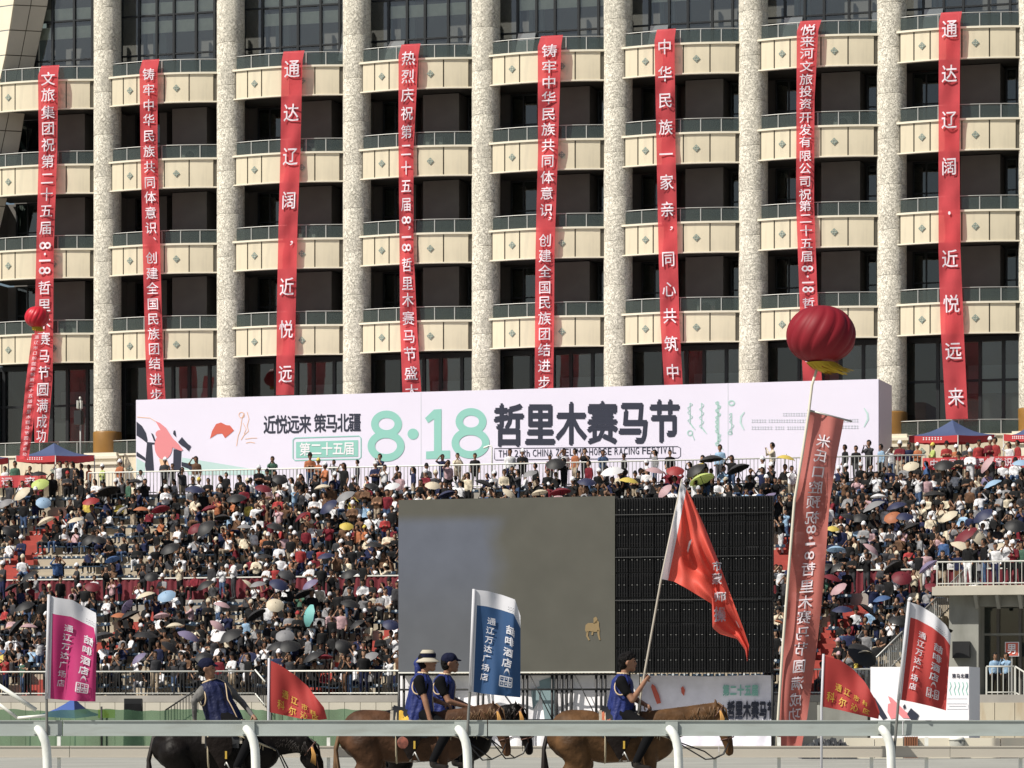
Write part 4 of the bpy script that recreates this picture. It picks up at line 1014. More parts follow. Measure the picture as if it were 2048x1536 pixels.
mb.build('upright_rods','rib',led)
sc_=thing('stage_scaffold','black tube scaffold carrying the screens, pale sheets behind it','scaffold',mw=MW)
for u in (802,812,893,903,960,970,1050,1058,1108,1117,1128,1137,1147,1196,1206,1214,1240,1262,1548):
    p=L(u,1400,SN-.4); mb=MB(); mb.tube([(p.x,-SN+.16,0),(p.x,-SN+.16,c.z-.06)],.05,8); mb.build('upright_pole','black',sc_)
for v in (1349,1379,1440): 
    z=L(1100,v,SN-.4).z; mb=MB(); mb.tube([(a.x,-SN+.08,z),(b.x+.2,-SN+.08,z)],.035,6); mb.build('cross_pole','black',sc_)
for (u0,u1) in ((1150,1195),(1060,1105),(980,1045)):
    mb=MB(); mb.tube([L(u0,1350,SN-.05),L(u1,1440,SN-.05)],.02,5); mb.build('brace','black',sc_)
M['sheet']=mat('pale_crumpled_sheet',(.84,.82,.92),.8,var=.1,scale=2,bump=.4,bscale=3)
M['sheetw']=mat('white_crumpled_sheet',(.85,.83,.86),.8,var=.12,scale=2,bump=.4,bscale=3)
M['tealsheet']=mat('grey_teal_sheet',(.20,.28,.30),.8,var=.1,scale=2)
sb=thing('printed_sheet','lavender-white printed cloth under the dark panels reading 第二十五届 and 哲里木赛马节','banner',mw=MW)
SB=27.2
def SBP(u,v,off=0.02): 
    p=L(u,v,SB+off); return p
mb=MB(); p0=L(1283,1352,SB); p1=L(1545,1350,SB); z1=p0.z; 
def Q(a,b): x=p0.x+(p1.x-p0.x)*a; return V(x,-SB-.03*math.sin(a*40+b*5)*b-.02*math.sin(a*13-b*9),z1*(1-b)+.02*math.sin(a*9)*(1-b))
mb.grid(Q,60,10); mb.build('cloth','sheet',sb)
mb=MB(); u=1452
for ch in '第二十五届': glyph_on(mb,ch,lambda x,y:SBP(x,y,.07),u,1381,13,22,bold=.05); u+=14.5
mb.build('lettering','teal',sb)
mb=MB(); u=1462
for ch in '哲里木赛马节': glyph_on(mb,ch,lambda x,y:SBP(x,y,.07),u,1421,15,36,bold=.06); u+=16
mb.build('lettering','navy',sb)
mb=MB(); mb.add([SBP(x,y,.07) for x,y in ((1304,1368),(1310,1372),(1318,1390),(1322,1406),(1314,1408),(1308,1392),(1302,1374))],[tuple(range(7))[::-1]]); mb.add([SBP(x,y,.07) for x,y in ((1362,1376),(1366,1372),(1370,1380),(1368,1392),(1363,1386))],[tuple(range(5))[::-1]]); mb.build('artwork','printred',sb)
sb2=thing('white_sheet','pale crumpled sheets hung behind the scaffold below the grey screen','sheet',mw=MW)
SB2=27.9; q0=L(797,1350,SB2); q1=L(1278,1350,SB2)
mb=MB(); mb.grid(lambda a,b:V(q0.x+(q1.x-q0.x)*a,-SB2-.08*math.sin(a*60+b*4)*b-.05*math.sin(a*23-b*7),q0.z*(1-b)),90,8); mb.build('cloth','sheetw',sb2)
mb=MB(); mb.add([L(*p,SB2+.12) for p in ((1078,1362),(1108,1352),(1108,1440),(1090,1445),(1084,1400))],[(4,3,2,1,0)]); mb.add([L(*p,SB2+.12) for p in ((1062,1380),(1080,1372),(1078,1400),(1066,1420))],[(3,2,1,0)]); mb.build('grey_print','tealsheet',sb2)
# ================================================================ RIGHT-HAND DOORWAY BLOCK, BOARD
M['concgrey']=mat('grey_concrete',(.30,.30,.27),.9,var=.15,scale=.8,dirt=((.12,.12,.1),.5,(1.5,1.5,.4)))
M['rust']=mat('stained_block',(.48,.43,.33),.85,var=.1,scale=1,dirt=((.30,.17,.06),.5,(3,3,.8)))
M['greypaint']=mat('worn_white_paint',(.50,.50,.46),.5)
blk_=thing('doorway_block','grey concrete block with a tall dark doorway beneath a railed balcony','doorway block',mw=MW)
x0=L(1898,1250,21.6).x; xd=L(1957,1250,21.6).x; x9=33.0
zt=L(2000,1190,22).z; zl=L(2000,1212,21.6).z
mb=MB(); mb.box((x0,-21.6,0),(xd,-17.3,zt)); mb.build('pier_wall','concgrey',blk_)
mb=MB(); mb.box((xd,-21.55,zl),(x9,-17.3,zt)); mb.build('lintel','concgrey',blk_)
mb=MB(); mb.box((x0-.5,-22.3,zt+.002),(x9,-17.3,zt+.30)); mb.box((x0-.4,-22.2,zt+.30),(x9,-17.3,5.92)); mb.build('balcony_slab','wallc',blk_)
for u in (1952,1995,2040):
    p=L(u,1200,22); mb=MB(); mb.hexa([V(p.x-.06,-21.62,zl-.1),V(p.x+.06,-21.62,zl-.1),V(p.x+.06,-21.62,zt),V(p.x-.06,-21.62,zt),V(p.x-.06,-21.75,zl-.1),V(p.x+.06,-21.75,zl-.1),V(p.x+.06,-22.25,zt),V(p.x-.06,-22.25,zt)]); mb.build('bracket','concgrey',blk_)
mb=MB(); mb.box((xd,-20.2,1.9),(x9,-20.1,zl)); mb.build('doorway_glass','winglass',blk_)
mb=MB(); mb.box((xd,-18,1.9),(x9,-17.9,zl)); mb.build('doorway_back','inside',blk_)
for u in (1960,1996,2040): x=L(u,1250,20.3).x; mb=MB(); mb.box((x-.05,-20.32,2.0),(x+.05,-20.2,zl)); mb.build('door_frame','soffit',blk_)
z=L(2000,1271,20.3).z; mb=MB(); mb.box((xd,-20.34,z),(x9,-20.21,z+.08)); mb.build('door_frame','concgrey',blk_)
mb=MB(); mb.box((L(1950,1395,25.4).x,-25.4,1.7),(x9,-20.3,2.0)); mb.build('landing','tread',blk_)
xx=L(1950,1395,25.4).x; k=0
while xx<x9-.7:
    for zz in (-.02,.86): m_=MB(); m_.box((xx,-25.42,zz),(xx+.68,-25.3,zz+.86)); m_.build('wall_block','rust',blk_)
    xx+=.70
mb=MB(); p=L(1906,1283,21.7); mb.box((p.x,-21.85,p.z-.6),(p.x+.62,-21.62,p.z)); mb.build('wall_box','black',blk_)
railing('balcony_railing','white railing of the balcony above the dark doorway at the right edge',[(x0-.35,-22.1,5.92),(x9,-22.1,5.92)],h=.86,sp=.2,m1='greypaint',m2='greypaint',bar=.011)
xl=L(1972,1395,25.3).x
railing('landing_railing','short white railing before the dark doorway with two blue-shirted men',[(xl,-25.2,2.0),(L(2028,1395,25.3).x,-25.2,2.0)],h=.98,sp=.17,m1='greypaint',m2='greypaint',bar=.013)
railing('stair_railing','pale stair rail running down from the doorway landing at the right edge',[(L(2030,1395,25.3).x,-25.25,2.0),(L(2030,1395,25.3).x+2.2,-25.25,.6)],h=.98,sp=.17,m1='greypaint',m2='greypaint',bar=.013)
sg=thing('toilet_sign','red sign with white border reading 男 beside the dark doorway','sign',mw=MW)
p=L(2010,1284,20.9); mb=MB(); mb.box((p.x,-20.9,p.z-.52),(p.x+.5,-20.85,p.z)); mb.build('plate','printwhite',sg)
mb=MB(); mb.box((p.x+.03,-20.915,p.z-.49),(p.x+.47,-20.902,p.z-.03)); mb.build('face','printred',sg)
mb=MB(); glyph_on(mb,'男',lambda a,b:L(a,b,20.93),2023.5,1298,19,21,bold=.02); mb.build('lettering','printwhite',sg)
mb=MB(); mb.box((p.x+.2,-20.84,2.0),(p.x+.26,-20.8,p.z-.3)); mb.build('post','steel',sg)
for (u,t_) in ((1990,'light blue'),(2013,'light blue')):
    me0,cl=POSES['std_a' if u<2000 else 'std_b']; me=me0.copy(); me.materials.clear(); me.materials.append(M['person'])
    setcols(me,cl,np.array([SKINS[0],(.01,.01,.01),CN[t_],CN['black'],(.02,.02,.02),CN[t_],CN['black']]))
    o=bpy.data.objects.new('person',me); COL.objects.link(o); q=L(u,1395,24.6); o.matrix_world=MW@Matrix.Translation((q.x,-24.6,2.0))@Matrix.Rotation(.6 if u<2000 else -.5,4,'Z')@Matrix.Scale(.84,4)
    o['label']='man in pale blue shirt and dark trousers at the landing railing, '+('nearer the white board' if u<2000 else 'under the 男 sign'); o['category']='person'
# small festival board
RBN=36.0
rb=thing('small_festival_board','white box-shaped festival board with a pink rider drawing behind the red hotel flag','billboard',mw=MW)
a=L(1741,1334,RBN); b=L(1938,1332,RBN)
mb=MB(); mb.box((a.x,-RBN,0),(b.x,-RBN+2.2,a.z)); mb.build('panel_box','printwhite',rb)
def RP(u,v,off=.012): return L(u,v,RBN+off)
def rpoly(pts,m_,off=.012): mb=MB(); mb.add([RP(u,v,off) for u,v in pts],[tuple(range(len(pts)))[::-1]]); mb.build('artwork',m_,rb)
rpoly([(1776,1392),(1784,1396),(1796,1408),(1812,1424),(1826,1430),(1824,1437),(1806,1436),(1790,1420),(1780,1404)],'pink',.02)
rpoly([(1776,1408),(1788,1404),(1796,1416),(1796,1436),(1782,1438),(1775,1424)],'pink',.014)
rpoly([(1814,1428),(1822,1416),(1826,1420),(1838,1430),(1834,1440),(1822,1440)],'navy',.024); rpoly([(1806,1412),(1810,1408),(1812,1416),(1807,1418)],'navy',.024)
rpoly([(1741,1390),(1750,1396),(1762,1414),(1775,1436),(1766,1440),(1754,1424),(1741,1408)],'navy',.014)
mb=MB(); u=1908
for ch in '策马北疆': glyph_on(mb,ch,lambda x,y:RP(x,y),u,1352,7.6,9,bold=.03); u+=8.4
mb.build('lettering','navy',rb)
mb=MB()
for u in (1900,1909,1917,1925,1933):
    strokes([(u,1364),(u+2,1372),(u-1,1380),(u+2,1390)],1.6,mb,P=RP)
mb.build('vertical_script','teal',rb)
mb=MB(); strokes([(1894,1407),(1934,1407),(1936,1410),(1936,1418),(1894,1418)],1.1,mb,P=RP); strokes([(1894,1397),(1934,1397)],1,mb,P=RP); strokes([(1898,1412),(1932,1412)],1.4,mb,P=RP); mb.build('caption','printgrey',rb)
# ================================================================ TENTS, DECK BANNERS, POLES ON THE DECK
M['tentblue']=mat('navy_tent_canvas',(.05,.075,.17),.7,transl=.08); M['valance']=mat('red_tent_valance',(.45,.04,.045),.7,transl=.1)
def tent(label,pk,le,ne,ri,drop,n0=4.4,m1='tentblue',m2='valance',legz=10.73):
    t=thing('canopy_tent',label,'tent',mw=MW)
    P=L(*pk,n0); l=L(*le,n0); nn=L(*ne,n0+1.7); r=L(*ri,n0); f=V((l.x+r.x)-nn.x,-n0+1.7,(l.z+r.z)/2)
    cs=[l,nn,r,f]; C=V(P.x,-n0,P.z)
    mb=MB()
    for a,b in zip(cs,cs[1:]+cs[:1]):
        def S(s,q,a=a,b=b): e=a.lerp(b,s); k=q; p=e.lerp(C,k); p.z-=.16*math.sin(math.pi*k)*1.0+.04*math.sin(math.pi*s)*(1-k); return p
        mb.grid(S,8,6)
    mb.build('canopy',m1,t)
    for a,b in zip(cs,cs[1:]+cs[:1]):
        m_=MB(); m_.grid(lambda s,q:a.lerp(b,s)+V(0,0,-drop*q-.04*math.sin(math.pi*s)+.01*math.sin(s*40)*q),14,2); m_.build('valance',m2,t)
    for c in cs: m_=MB(); m_.tube([(c.x,c.y,legz),(c.x,c.y,c.z)],.025,6); m_.build('leg','steel',t)
    mb=MB()
    for s0 in (.3,.36,.42,.48,.54,.6,.66):
        q=l.lerp(nn,s0)+V(0,-.012,-drop*.5); d=(nn-l).normalized(); mb.add([q-d*.04+V(0,0,-.05),q+d*.04+V(0,0,-.05),q+d*.04+V(0,0,-.03),q-d*.04+V(0,0,-.03),q-d*.012+V(0,-.002,-.06),q+d*.012+V(0,-.002,-.06),q+d*.012+V(0,-.002,.06),q-d*.012+V(0,-.002,.06),q-d*.04+V(0,0,.03),q+d*.04+V(0,0,.03),q+d*.04+V(0,0,.05),q-d*.04+V(0,0,.05)],[(0,1,2,3),(4,5,6,7),(8,9,10,11)])
    mb.build('valance_print','printwhite',t)
    return t
tent('navy-roofed canopy tent with red valance at the left end of the deck',(108,886),(32,911),(111,911),(189,910),.27)
tent('navy-roofed canopy tent with red valance below the rightmost slogan banner',(1905,840),(1818,871),(1916,870),(1990,869),.28)
tent('navy-roofed canopy tent cut by the right edge of the view',(2056,852),(2007,868),(2070,868),(2130,866),.27)
tent('red-edged canopy tent cut by the left edge of the view',(-50,890),(-120,918),(-40,918),(17,915),.27)
for (u0,u1,v0,v1,txt,us,lab) in ((-20,92,952,976,'远来',(14,60),'red cloth banner with 远来 hung on the left deck railing'),(1845,2070,916,940,'中华民族共同体意识创建',tuple(1868+18.5*k for k in range(11)),'long red cloth banner with white characters hung on the right deck railing')):
    t=thing('railing_banner',lab,'banner',mw=MW)
    def RBk(u,v,off=0): 
        p=L(u,v-(HZ-v)/22534*(u-u0),8.05+off); p.y-=.03*math.sin(u*.18); return p
    mb=MB(); mb.grid(lambda a,b:RBk(u0+(u1-u0)*a,v0+(v1-v0)*b),40,3); mb.build('cloth','red',t)
    mb=MB()
    for ch,u in zip(txt,us): glyph_on(mb,ch,lambda x,y:RBk(x,y,.04),u,(v0+v1)/2,16 if u0>0 else 22,17,bold=.02)
    mb.build('lettering','letter',t)
t=thing('street_lamp','short white street lamp with drooping head before the mint numeral 8','lamp',mw=MW)
p=L(984,945,7.2); z=L(984,896,7.2).z
mb=MB(); mb.tube([(p.x,-7.2,10.73),(p.x,-7.2,z),(p.x-.05,-7.2,z+.09),(p.x-.15,-7.2,z+.1),(p.x-.22,-7.2,z+.05)],.035,8); mb.build('pole','whitepaint',t)
mb=MB(); mb.capsule((p.x-.2,-7.2,z+.06),.05,(p.x-.34,-7.2,z+.02),.04,10); mb.build('lamp_head','whitepaint',t)
t=thing('loudspeaker_mast','grey mast with black box loudspeaker and small lamp on top, before ground-floor windows','loudspeaker',mw=MW)
p=L(161,860,2.4); z1=L(161,822,2.4).z; z2=L(161,850,2.4).z; zl_=L(161,797,2.4).z
mb=MB(); mb.tube([(p.x,-2.4,10.73),(p.x,-2.4,zl_)],.04,8); mb.build('mast','steel',t)
mb=MB(); mb.box((p.x-.17,-2.75,z2),(p.x+.17,-2.45,z1)); mb.build('speaker_box','black',t)
mb=MB(); mb.box((p.x-.1,-2.6,z1+.1),(p.x-.07,-2.4,zl_-.1)); mb.box((p.x+.07,-2.6,z1+.1),(p.x+.1,-2.4,zl_-.1)); mb.capsule((p.x,-2.45,zl_),.05,(p.x,-2.45,zl_+.03),.05,8); mb.build('lamp_bracket','whitepaint',t)
# ================================================================ GREEN MESH FENCE, LOW THINGS BEYOND THE TRACK
M['net']=mat('green_scrim_net',(.10,.21,.12),.8,var=.25,scale=.8,trans=.48,transl=.2)
M['bluetarp']=mat('blue_tent_canvas',(.05,.10,.32),.6,transl=.15)
M['limesign']=mat('yellow_green_sign',(.45,.52,.05),.6)
NY=112
t=thing('mesh_fence','green netting fence on thin dark posts at the foot of the stand','fence')
segs=[(-30,203),(203,420),(420,542),(542,603),(603,790)]
for k,(ua,ub) in enumerate(segs):
    A=W(ua,1420 if k!=3 else 1424,NY); Bp=W(ub,1420,NY)
    mb=MB(); mb.grid(lambda a,b:V(A.x+(Bp.x-A.x)*a,NY+.05*math.sin(a*20),(A.z+.03*math.sin(a*9+k)+.015*math.sin(a*31))*(1-b)),24,4); mb.build('netting','net',t)
for u in (-28,203,420,542,604,786): p=W(u,1413,NY-.06); mb=MB(); mb.tube([(p.x,p.y,0),(p.x,p.y,p.z)],.035,6); mb.build('post','black',t)
t=thing('blue_canopy','bright blue pointed canopy half hidden by the green netting below pink flag','tent')
P=W(148,1396,116)
mb=MB(); cs=[W(60,1432,117.5),W(150,1437,114.6),W(205,1430,117.5),W(120,1428,119)]
for a,b in zip(cs,cs[1:]+cs[:1]):
    mb.grid(lambda s,q,a=a,b=b:a.lerp(b,s).lerp(P,q)-V(0,0,.12*math.sin(math.pi*q)),6,5)
mb.build('canopy','bluetarp',t)
for c in cs: m_=MB(); m_.tube([(c.x,c.y,0),(c.x,c.y,c.z)],.03,6); m_.build('leg','steel',t)
t=thing('loudspeaker','black trapezoid loudspeaker standing behind green netting at the stand foot','loudspeaker',loc=(W(268,1440,118).x,118,0))
zt_=W(0,1397,118).z
mb=MB(); mb.hexa([V(-.34,-.3,.0),V(.34,-.3,.0),V(.34,.3,.0),V(-.34,.3,.0),V(-.32,-.22,zt_),V(.30,-.22,zt_),V(.27,.3,zt_-.02),V(-.27,.3,zt_-.02)]); mb.build('cabinet','black',t)
mb=MB(); mb.box((-.28,-.30,zt_*.25),(.28,-.275,zt_*.9)); mb.build('grille','rib',t)
t=thing('yellow_sign','small yellow-green sign showing through the green netting','sign'); p=W(213,1427,113)
mb=MB(); mb.box((p.x-.28,113,p.z-.15),(p.x+.28,113.05,p.z+.13)); mb.build('board','limesign',t); mb=MB(); mb.box((p.x-.03,113.06,0),(p.x+.03,113.1,p.z)); mb.build('stake','black',t)
t=thing('low_wall','low cream wall along the ground at the right beyond the second rail','wall')
for k,(ua,ub) in enumerate(((1690,1748),(1750,1806),(1838,1850),(1854,1900),(1928,2000),(2002,2075))):
    a=W(ua,1476,104); b=W(ub,1476,104); mb=MB(); mb.box((a.x,104,0),(b.x,104.25,a.z)); mb.build('wall_section','creamtrim',t)
t=thing('brown_crate','slatted reddish brown crate set in the gap of the low cream wall','crate')
a=W(1808,1473,103.9); b=W(1836,1473,103.9)
for k in range(6): x=a.x+(b.x-a.x)*k/6; mb=MB(); mb.box((x+.01,103.85,0),(x+(b.x-a.x)/6-.01,103.9,a.z)); mb.build('slat',mat('brown_wood',(.25,.10,.05),.8) if k==0 else bpy.data.materials['brown_wood'],t)
mb=MB(); mb.box((a.x,103.91,0),(b.x,104.3,a.z-.02)); mb.build('body','soffit',t)
t=thing('waste_bin','small dark grey bin in the gap of the low cream wall','bin'); a=W(1914,1474,104)
mb=MB(); mb.tube([(a.x,104,0),(a.x,104,.02),(a.x,104,a.z-.1)],[.18,.2,.24],12); mb.build('bin_body','concgrey',t); mb=MB(); mb.tube([(a.x,104,a.z-.1),(a.x,104,a.z)],[.26,.2],12); mb.build('lid','whitepaint',t)
t=thing('tarpaulin_heap','crumpled black tarpaulin heap on the ground right of the maroon streamer','tarpaulin')
rr=random.Random(9); hm=[[rr.uniform(0,1) for _ in range(40)] for _ in range(14)]
a=W(1600,1476,103); b=W(1712,1476,103)
mb=MB(); mb.grid(lambda s,q:V(a.x+(b.x-a.x)*s,102.3+1.6*q,max(0,(.62*math.sin(math.pi*q)**.7*(math.sin(math.pi*min(1,s*1.0))**.4)*(.75+.35*hm[int(q*13)][int(s*39)])))),39,13,smooth=False)
mb.build('sheet',mat('black_tarpaulin',(.035,.037,.04),.35),t)
t=thing('drain_cover','grey concrete plinth box on the ground between the horses and the stand','box'); 
a=W(1640,1410,109); mb=MB(); mb.box((a.x,109,0),(W(1735,1410,109).x,110,a.z)); mb.build('body','concgrey',t); t.name='utility_cabinet'; t['label']='grey utility cabinet partly hidden by the red pennant and white board'; t['category']='cabinet'
# ================================================================ RAILS
M['rail']=mat('white_painted_rail',(.40,.44,.42),.4,var=.06,scale=2,objvar=.05,dirt=((.20,.19,.15),.45,(1.5,4,9)))
M['railpost']=mat('bright_white_post',(.80,.82,.78),.35,dirt=((.3,.29,.25),.4,(9,9,5)))
M['rail2']=mat('beige_far_rail',(.50,.46,.39),.5,var=.05,scale=1)
RY=39.0
rail=thing('running_rail','wide white running rail on goosenecked posts in front of the horses','rail')
zt_=W(0,1440.5,RY).z; zb=W(0,1472,RY).z
for ua,ub in ((-320,125),(125,975),(975,1806),(1806,2360)):
    a=W(ua+1,1440,RY); b=W(ub-1,1440,RY); mb=MB()
    mb.box((a.x,RY,zb+.012),(b.x,RY+.05,zt_-.012)); mb.box((a.x,RY-.014,zt_-.012),(b.x,RY+.12,zt_)); mb.box((a.x,RY-.012,zb),(b.x,RY+.11,zb+.012)); mb.build('rail_beam','rail',rail)
for u in (80,497,921,1343,1768):
    p=W(u,1440,RY); mb=MB(); mb.box((p.x-.07,RY-.03,zb+.02),(p.x+.07,RY-.002,zt_-.015)); o=mb.build('bracket','rail',rail)
    mb=MB(); P_=[W(u-6,1456,RY-.07),W(u-2,1460,RY-.10),W(u+4,1468,RY-.12),W(u+10,1482,RY-.12),W(u+13,1498,RY-.12),W(u+14,1515,RY-.12)]; e=P_[-1]; P_+=[V(e.x+.01,e.y,.6),V(e.x+.01,e.y,0)]
    mb.tube(P_,[.040,.048]+[.052]*6,16); mb.build('gooseneck_post','railpost',rail)
RY2=50.0
r2=thing('far_rail','lower beige rail behind the horses across the sand track','rail')
zt2=W(0,1492,RY2).z; zb2=W(0,1515,RY2).z
for ua,ub in ((-400,139),(139,560),(560,1045),(1045,1438),(1438,1900),(1900,2400)):
    a=W(ua+.6,1440,RY2); b=W(ub-.6,1440,RY2); mb=MB(); mb.box((a.x,RY2,zb2+.01),(b.x,RY2+.06,zt2-.02)); mb.box((a.x,RY2-.01,zt2-.02),(b.x,RY2+.09,zt2)); mb.box((a.x,RY2-.008,zb2),(b.x,RY2+.08,zb2+.01)); mb.build('rail_beam','rail2',r2)
for u,top in ((118,1473),(350,1514),(657,1475),(977,1514),(1090,1514),(1270,1514),(1430,1514),(1558,1474),(1743,1514),(1853,1474),(2041,1514)):
    p=W(u,top,RY2+.12); mb=MB(); mb.box((p.x-.025,RY2+.1,0),(p.x+.025,RY2+.15,p.z)); mb.build('post','railpost',r2)
# ================================================================ FLAGS
def poly(pts,t):
    """point along a polyline, t by length"""
    ds=[math.dist(a,b) for a,b in zip(pts,pts[1:])]; s=sum(ds)*t
    for (a,b),d in zip(zip(pts,pts[1:]),ds):
        if s<=d or b is pts[-1]: k=s/d if d else 0; return (a[0]+(b[0]-a[0])*k,a[1]+(b[1]-a[1])*k)
        s-=d
def flag(label,top,bot,Y,mats,fold=.05,fr=3.0,nu=24,nv=24,mf=None,ph=0,tag=None,name='flag',solid=True):
    t=thing(name,label,'flag')
    def S(a,b,off=0):
        p=poly(top,min(max(a,0),1)); q=poly(bot,min(max(a,0),1)); u=p[0]+(q[0]-p[0])*b; v=p[1]+(q[1]-p[1])*b
        d=fold*min(1,a*3)*(math.sin(a*fr*2.3+b*2.2+ph)+.45*math.sin(a*fr*5.1-b*3+ph*2))
        return W(u,v,Y-d-off)
    mb=MB(); mb.grid(S,nu,nv,mf=mf); mb.build('cloth',mats,t)
    return t,S
M['flagwhite']=mat('white_flag_cloth',(.70,.70,.74),.7,var=.04,scale=4,transl=.3)
M['magenta']=mat('magenta_flag_cloth',(.52,.035,.17),.7,var=.05,scale=3,transl=.3)
M['flagblue']=mat('blue_flag_cloth',(.028,.085,.21),.7,var=.06,scale=3,transl=.3)
M['flagred']=mat('red_flag_cloth',(.47,.05,.045),.7,var=.06,scale=3,transl=.3)
M['bigred']=mat('scarlet_flag_cloth',(.78,.115,.08),.65,var=.05,scale=2,transl=.35)
M['gilt']=mat('yellow_lettering',(.55,.36,.05),.6)
M['pole']=mat('pale_flag_pole',(.40,.36,.30),.5)
M['poledark']=mat('grey_flag_pole',(.16,.16,.15),.4)
def hotelflag(label,m_,top,bot,pole,Y,band,ph):
    t,S=flag(label,top,bot,Y,[m_,'flagwhite'],fold=.045,mf=lambda a,b:1 if (b<band or a<.045) else 0,nu=34,nv=60,ph=ph)
    letters([(c,.33-.012*k,.285+.092*k,.15,.070,.018,False) for k,c in enumerate('通辽万达广场店')]+[(c,.70-.008*k,.325+.112*k,.20,.088,.03,False) for k,c in enumerate('喆啡酒店')],lambda x,y:S(x,y,.02),'flagwhite',t)
    mb=MB()
    def bar(x0,y0,x1,y1): mb.add([S(x0,y0,.02),S(x1,y0,.02),S(x1,y1,.02),S(x0,y1,.02)],[(0,1,2,3)])
    X,Yy,w_,h_=.56,.80,.25,.10
    for k in range(3): bar(X,Yy+h_*k/2-.005,X+w_,Yy+h_*k/2+.007)
    for k in range(4): bar(X+w_*k/3-.012,Yy,X+w_*k/3+.012,Yy+h_)
    for k in range(3): bar(X+w_*(k+.35)/3,Yy+.02,X+w_*(k+.65)/3,Yy+.03); bar(X+w_*(k+.3)/3,Yy+.065,X+w_*(k+.7)/3,Yy+.085)
    for k in range(10):
        q0,q1=math.pi*k/10,math.pi*(k+1)/10; cx=X+w_*.5
        mb.add([S(cx-.06*math.cos(q),Yy-.085*math.sin(q)*r_,.02) for q,r_ in ((q0,1),(q1,1),(q1,.68),(q0,.68))],[(0,1,2,3)])
    mb.build('bag_logo','flagwhite',t)
    mb=MB(); rr=random.Random(ph)
    for k in range(7): x=.60+k*.045; bar(x,band-.055,x+.02,band-.05); bar(x,band-.03,x+.028,band-.026)
    mb.build('small_print','navy',t)
    mb=MB(); ps=[W(u,v,Y-.02) for u,v in pole]; e=ps[-1]; ps.append(V(e.x-.01,e.y,0)); mb.tube(ps,.016,8); mb.build('pole','poledark',t)
    mb=MB(); mb.tube([p+V(0,-.002,0) for p in ps[:2]],.019,8); mb.build('pole_sleeve','flagwhite',t)
    return t
hotelflag('magenta hotel flag with white band reading 喆啡酒店 on a thin pole','magenta',[(98,1190),(112,1195),(145,1200),(168,1213),(192,1226),(194,1262)],[(95,1397),(130,1400),(165,1403),(191,1403)],[(98,1189),(93,1398),(95,1536)],38.93,.165,1)
hotelflag('blue hotel flag with white band reading 喆啡酒店 before the grey screen','flagblue',[(948,1179),(975,1182),(1005,1190),(1030,1199),(1041,1232)],[(941,1383),(965,1387),(1000,1391),(1041,1395)],[(948,1178),(940,1384),(930,1536)],38.93,.15,2)
hotelflag('red hotel flag with white band reading 喆啡酒店 before the white board','flagred',[(1818,1204),(1838,1210),(1868,1228),(1892,1250),(1902,1268)],[(1797,1399),(1825,1404),(1860,1412),(1892,1421)],[(1818,1203),(1797,1400),(1786,1536)],38.93,.155,3)
def pennant(label,top,bot,pole,Y,rows,ph,gold=False):
    t,S=flag(label,top,bot,Y,['flagred'],fold=.05,nu=24,nv=16,ph=ph)
    letters([(c,a,b,sz*.68/105,sz*.9/85,.015,False) for txt,pts,sz in rows for c,(a,b) in zip(txt,pts)],lambda x,y:S(x,y,.02),'gilt',t)
    mb=MB(); ps=[W(u,v,Y) for u,v in pole]; ps.append(V(ps[-1].x,ps[-1].y,0)); mb.tube(ps,.018,8); mb.build('pole','flagwhite',t)
pennant('small red pennant with gold characters behind the leaning rider',[(541,1321),(560,1330),(590,1350),(615,1372),(632,1395),(648,1415)],[(538,1424),(565,1430),(600,1437),(640,1440),(654,1438)],[(538,1316),(537,1425)],49.4,
  [('通辽市科',((.26,.55),(.42,.60),(.60,.66),(.76,.74)),17),('科尔沁区',((.2,.80),(.40,.86),(.60,.90),(.80,.92)),19)],1)
pennant('small red pennant with gold characters before the grey cabinet and white board',[(1647,1311),(1680,1320),(1706,1338),(1730,1364),(1750,1398),(1759,1424)],[(1643,1413),(1680,1420),(1720,1430),(1757,1438)],[(1647,1308),(1643,1414)],49.4,
  [('通辽市科',((.24,.55),(.38,.56),(.54,.58),(.70,.55)),15),('科尔沁区',((.14,.78),(.34,.82),(.55,.84),(.76,.80)),19)],2)
# big flag held by the rider
topF=[(1363,962),(1385,1000),(1410,1055),(1440,1130),(1465,1200),(1488,1260),(1498,1290),(1495,1322)]
botF=[(1323,1158),(1348,1163),(1370,1175),(1398,1192),(1424,1208),(1425,1256),(1440,1268),(1474,1278),(1490,1300),(1494,1322)]
t=thing('rider_flag','huge scarlet flag with white sleeve on a long pole carried by the rider','flag')
def SF(a,b,off=0):
    p=poly(topF,a); q=poly(botF,a); u=p[0]+(q[0]-p[0])*b; v=p[1]+(q[1]-p[1])*b
    k=b*8+a*3
    d=.13*min(1,a*4)*math.sin(b*8.5+a*3.5-1.5)+.05*math.sin(b*19-a*4)*min(1,a*5)+.03*math.sin(a*20+b*3)*min(1,b*3)
    th_=math.atan2(u-1360,v-950); rr_=math.hypot(u-1360,v-950); d+=.055*math.sin(th_*30+1)*min(1,rr_/90)
    return W(u,v,44-d-off)
mb=MB(); mb.grid(SF,60,60,mf=lambda a,b:1 if a<.045 else 0); mb.build('cloth',['bigred','flagwhite'],t)
_tab=[]
for i_ in range(90):
    for j_ in range(60):
        q_=SF(i_/89,j_/59); _tab.append((1024+F*q_.x/q_.y,HZ-(q_.z-CAMZ)*F/q_.y,q_.y))
_tab=np.array(_tab)
def SP2(u,v):
    d=(_tab[:,0]-u)**2+(_tab[:,1]-v)**2; k=np.argsort(d)[:6]; return W(u,v,float(_tab[k,2].min())-.03)
letters([('市',1434,1133,18,20,.03,False),('蒙',1434,1158,20,22,.03,False),('师',1440,1194,24,20,.04,False),('操',1440,1229,23,30,.04,False)],SP2,'flagwhite',t)
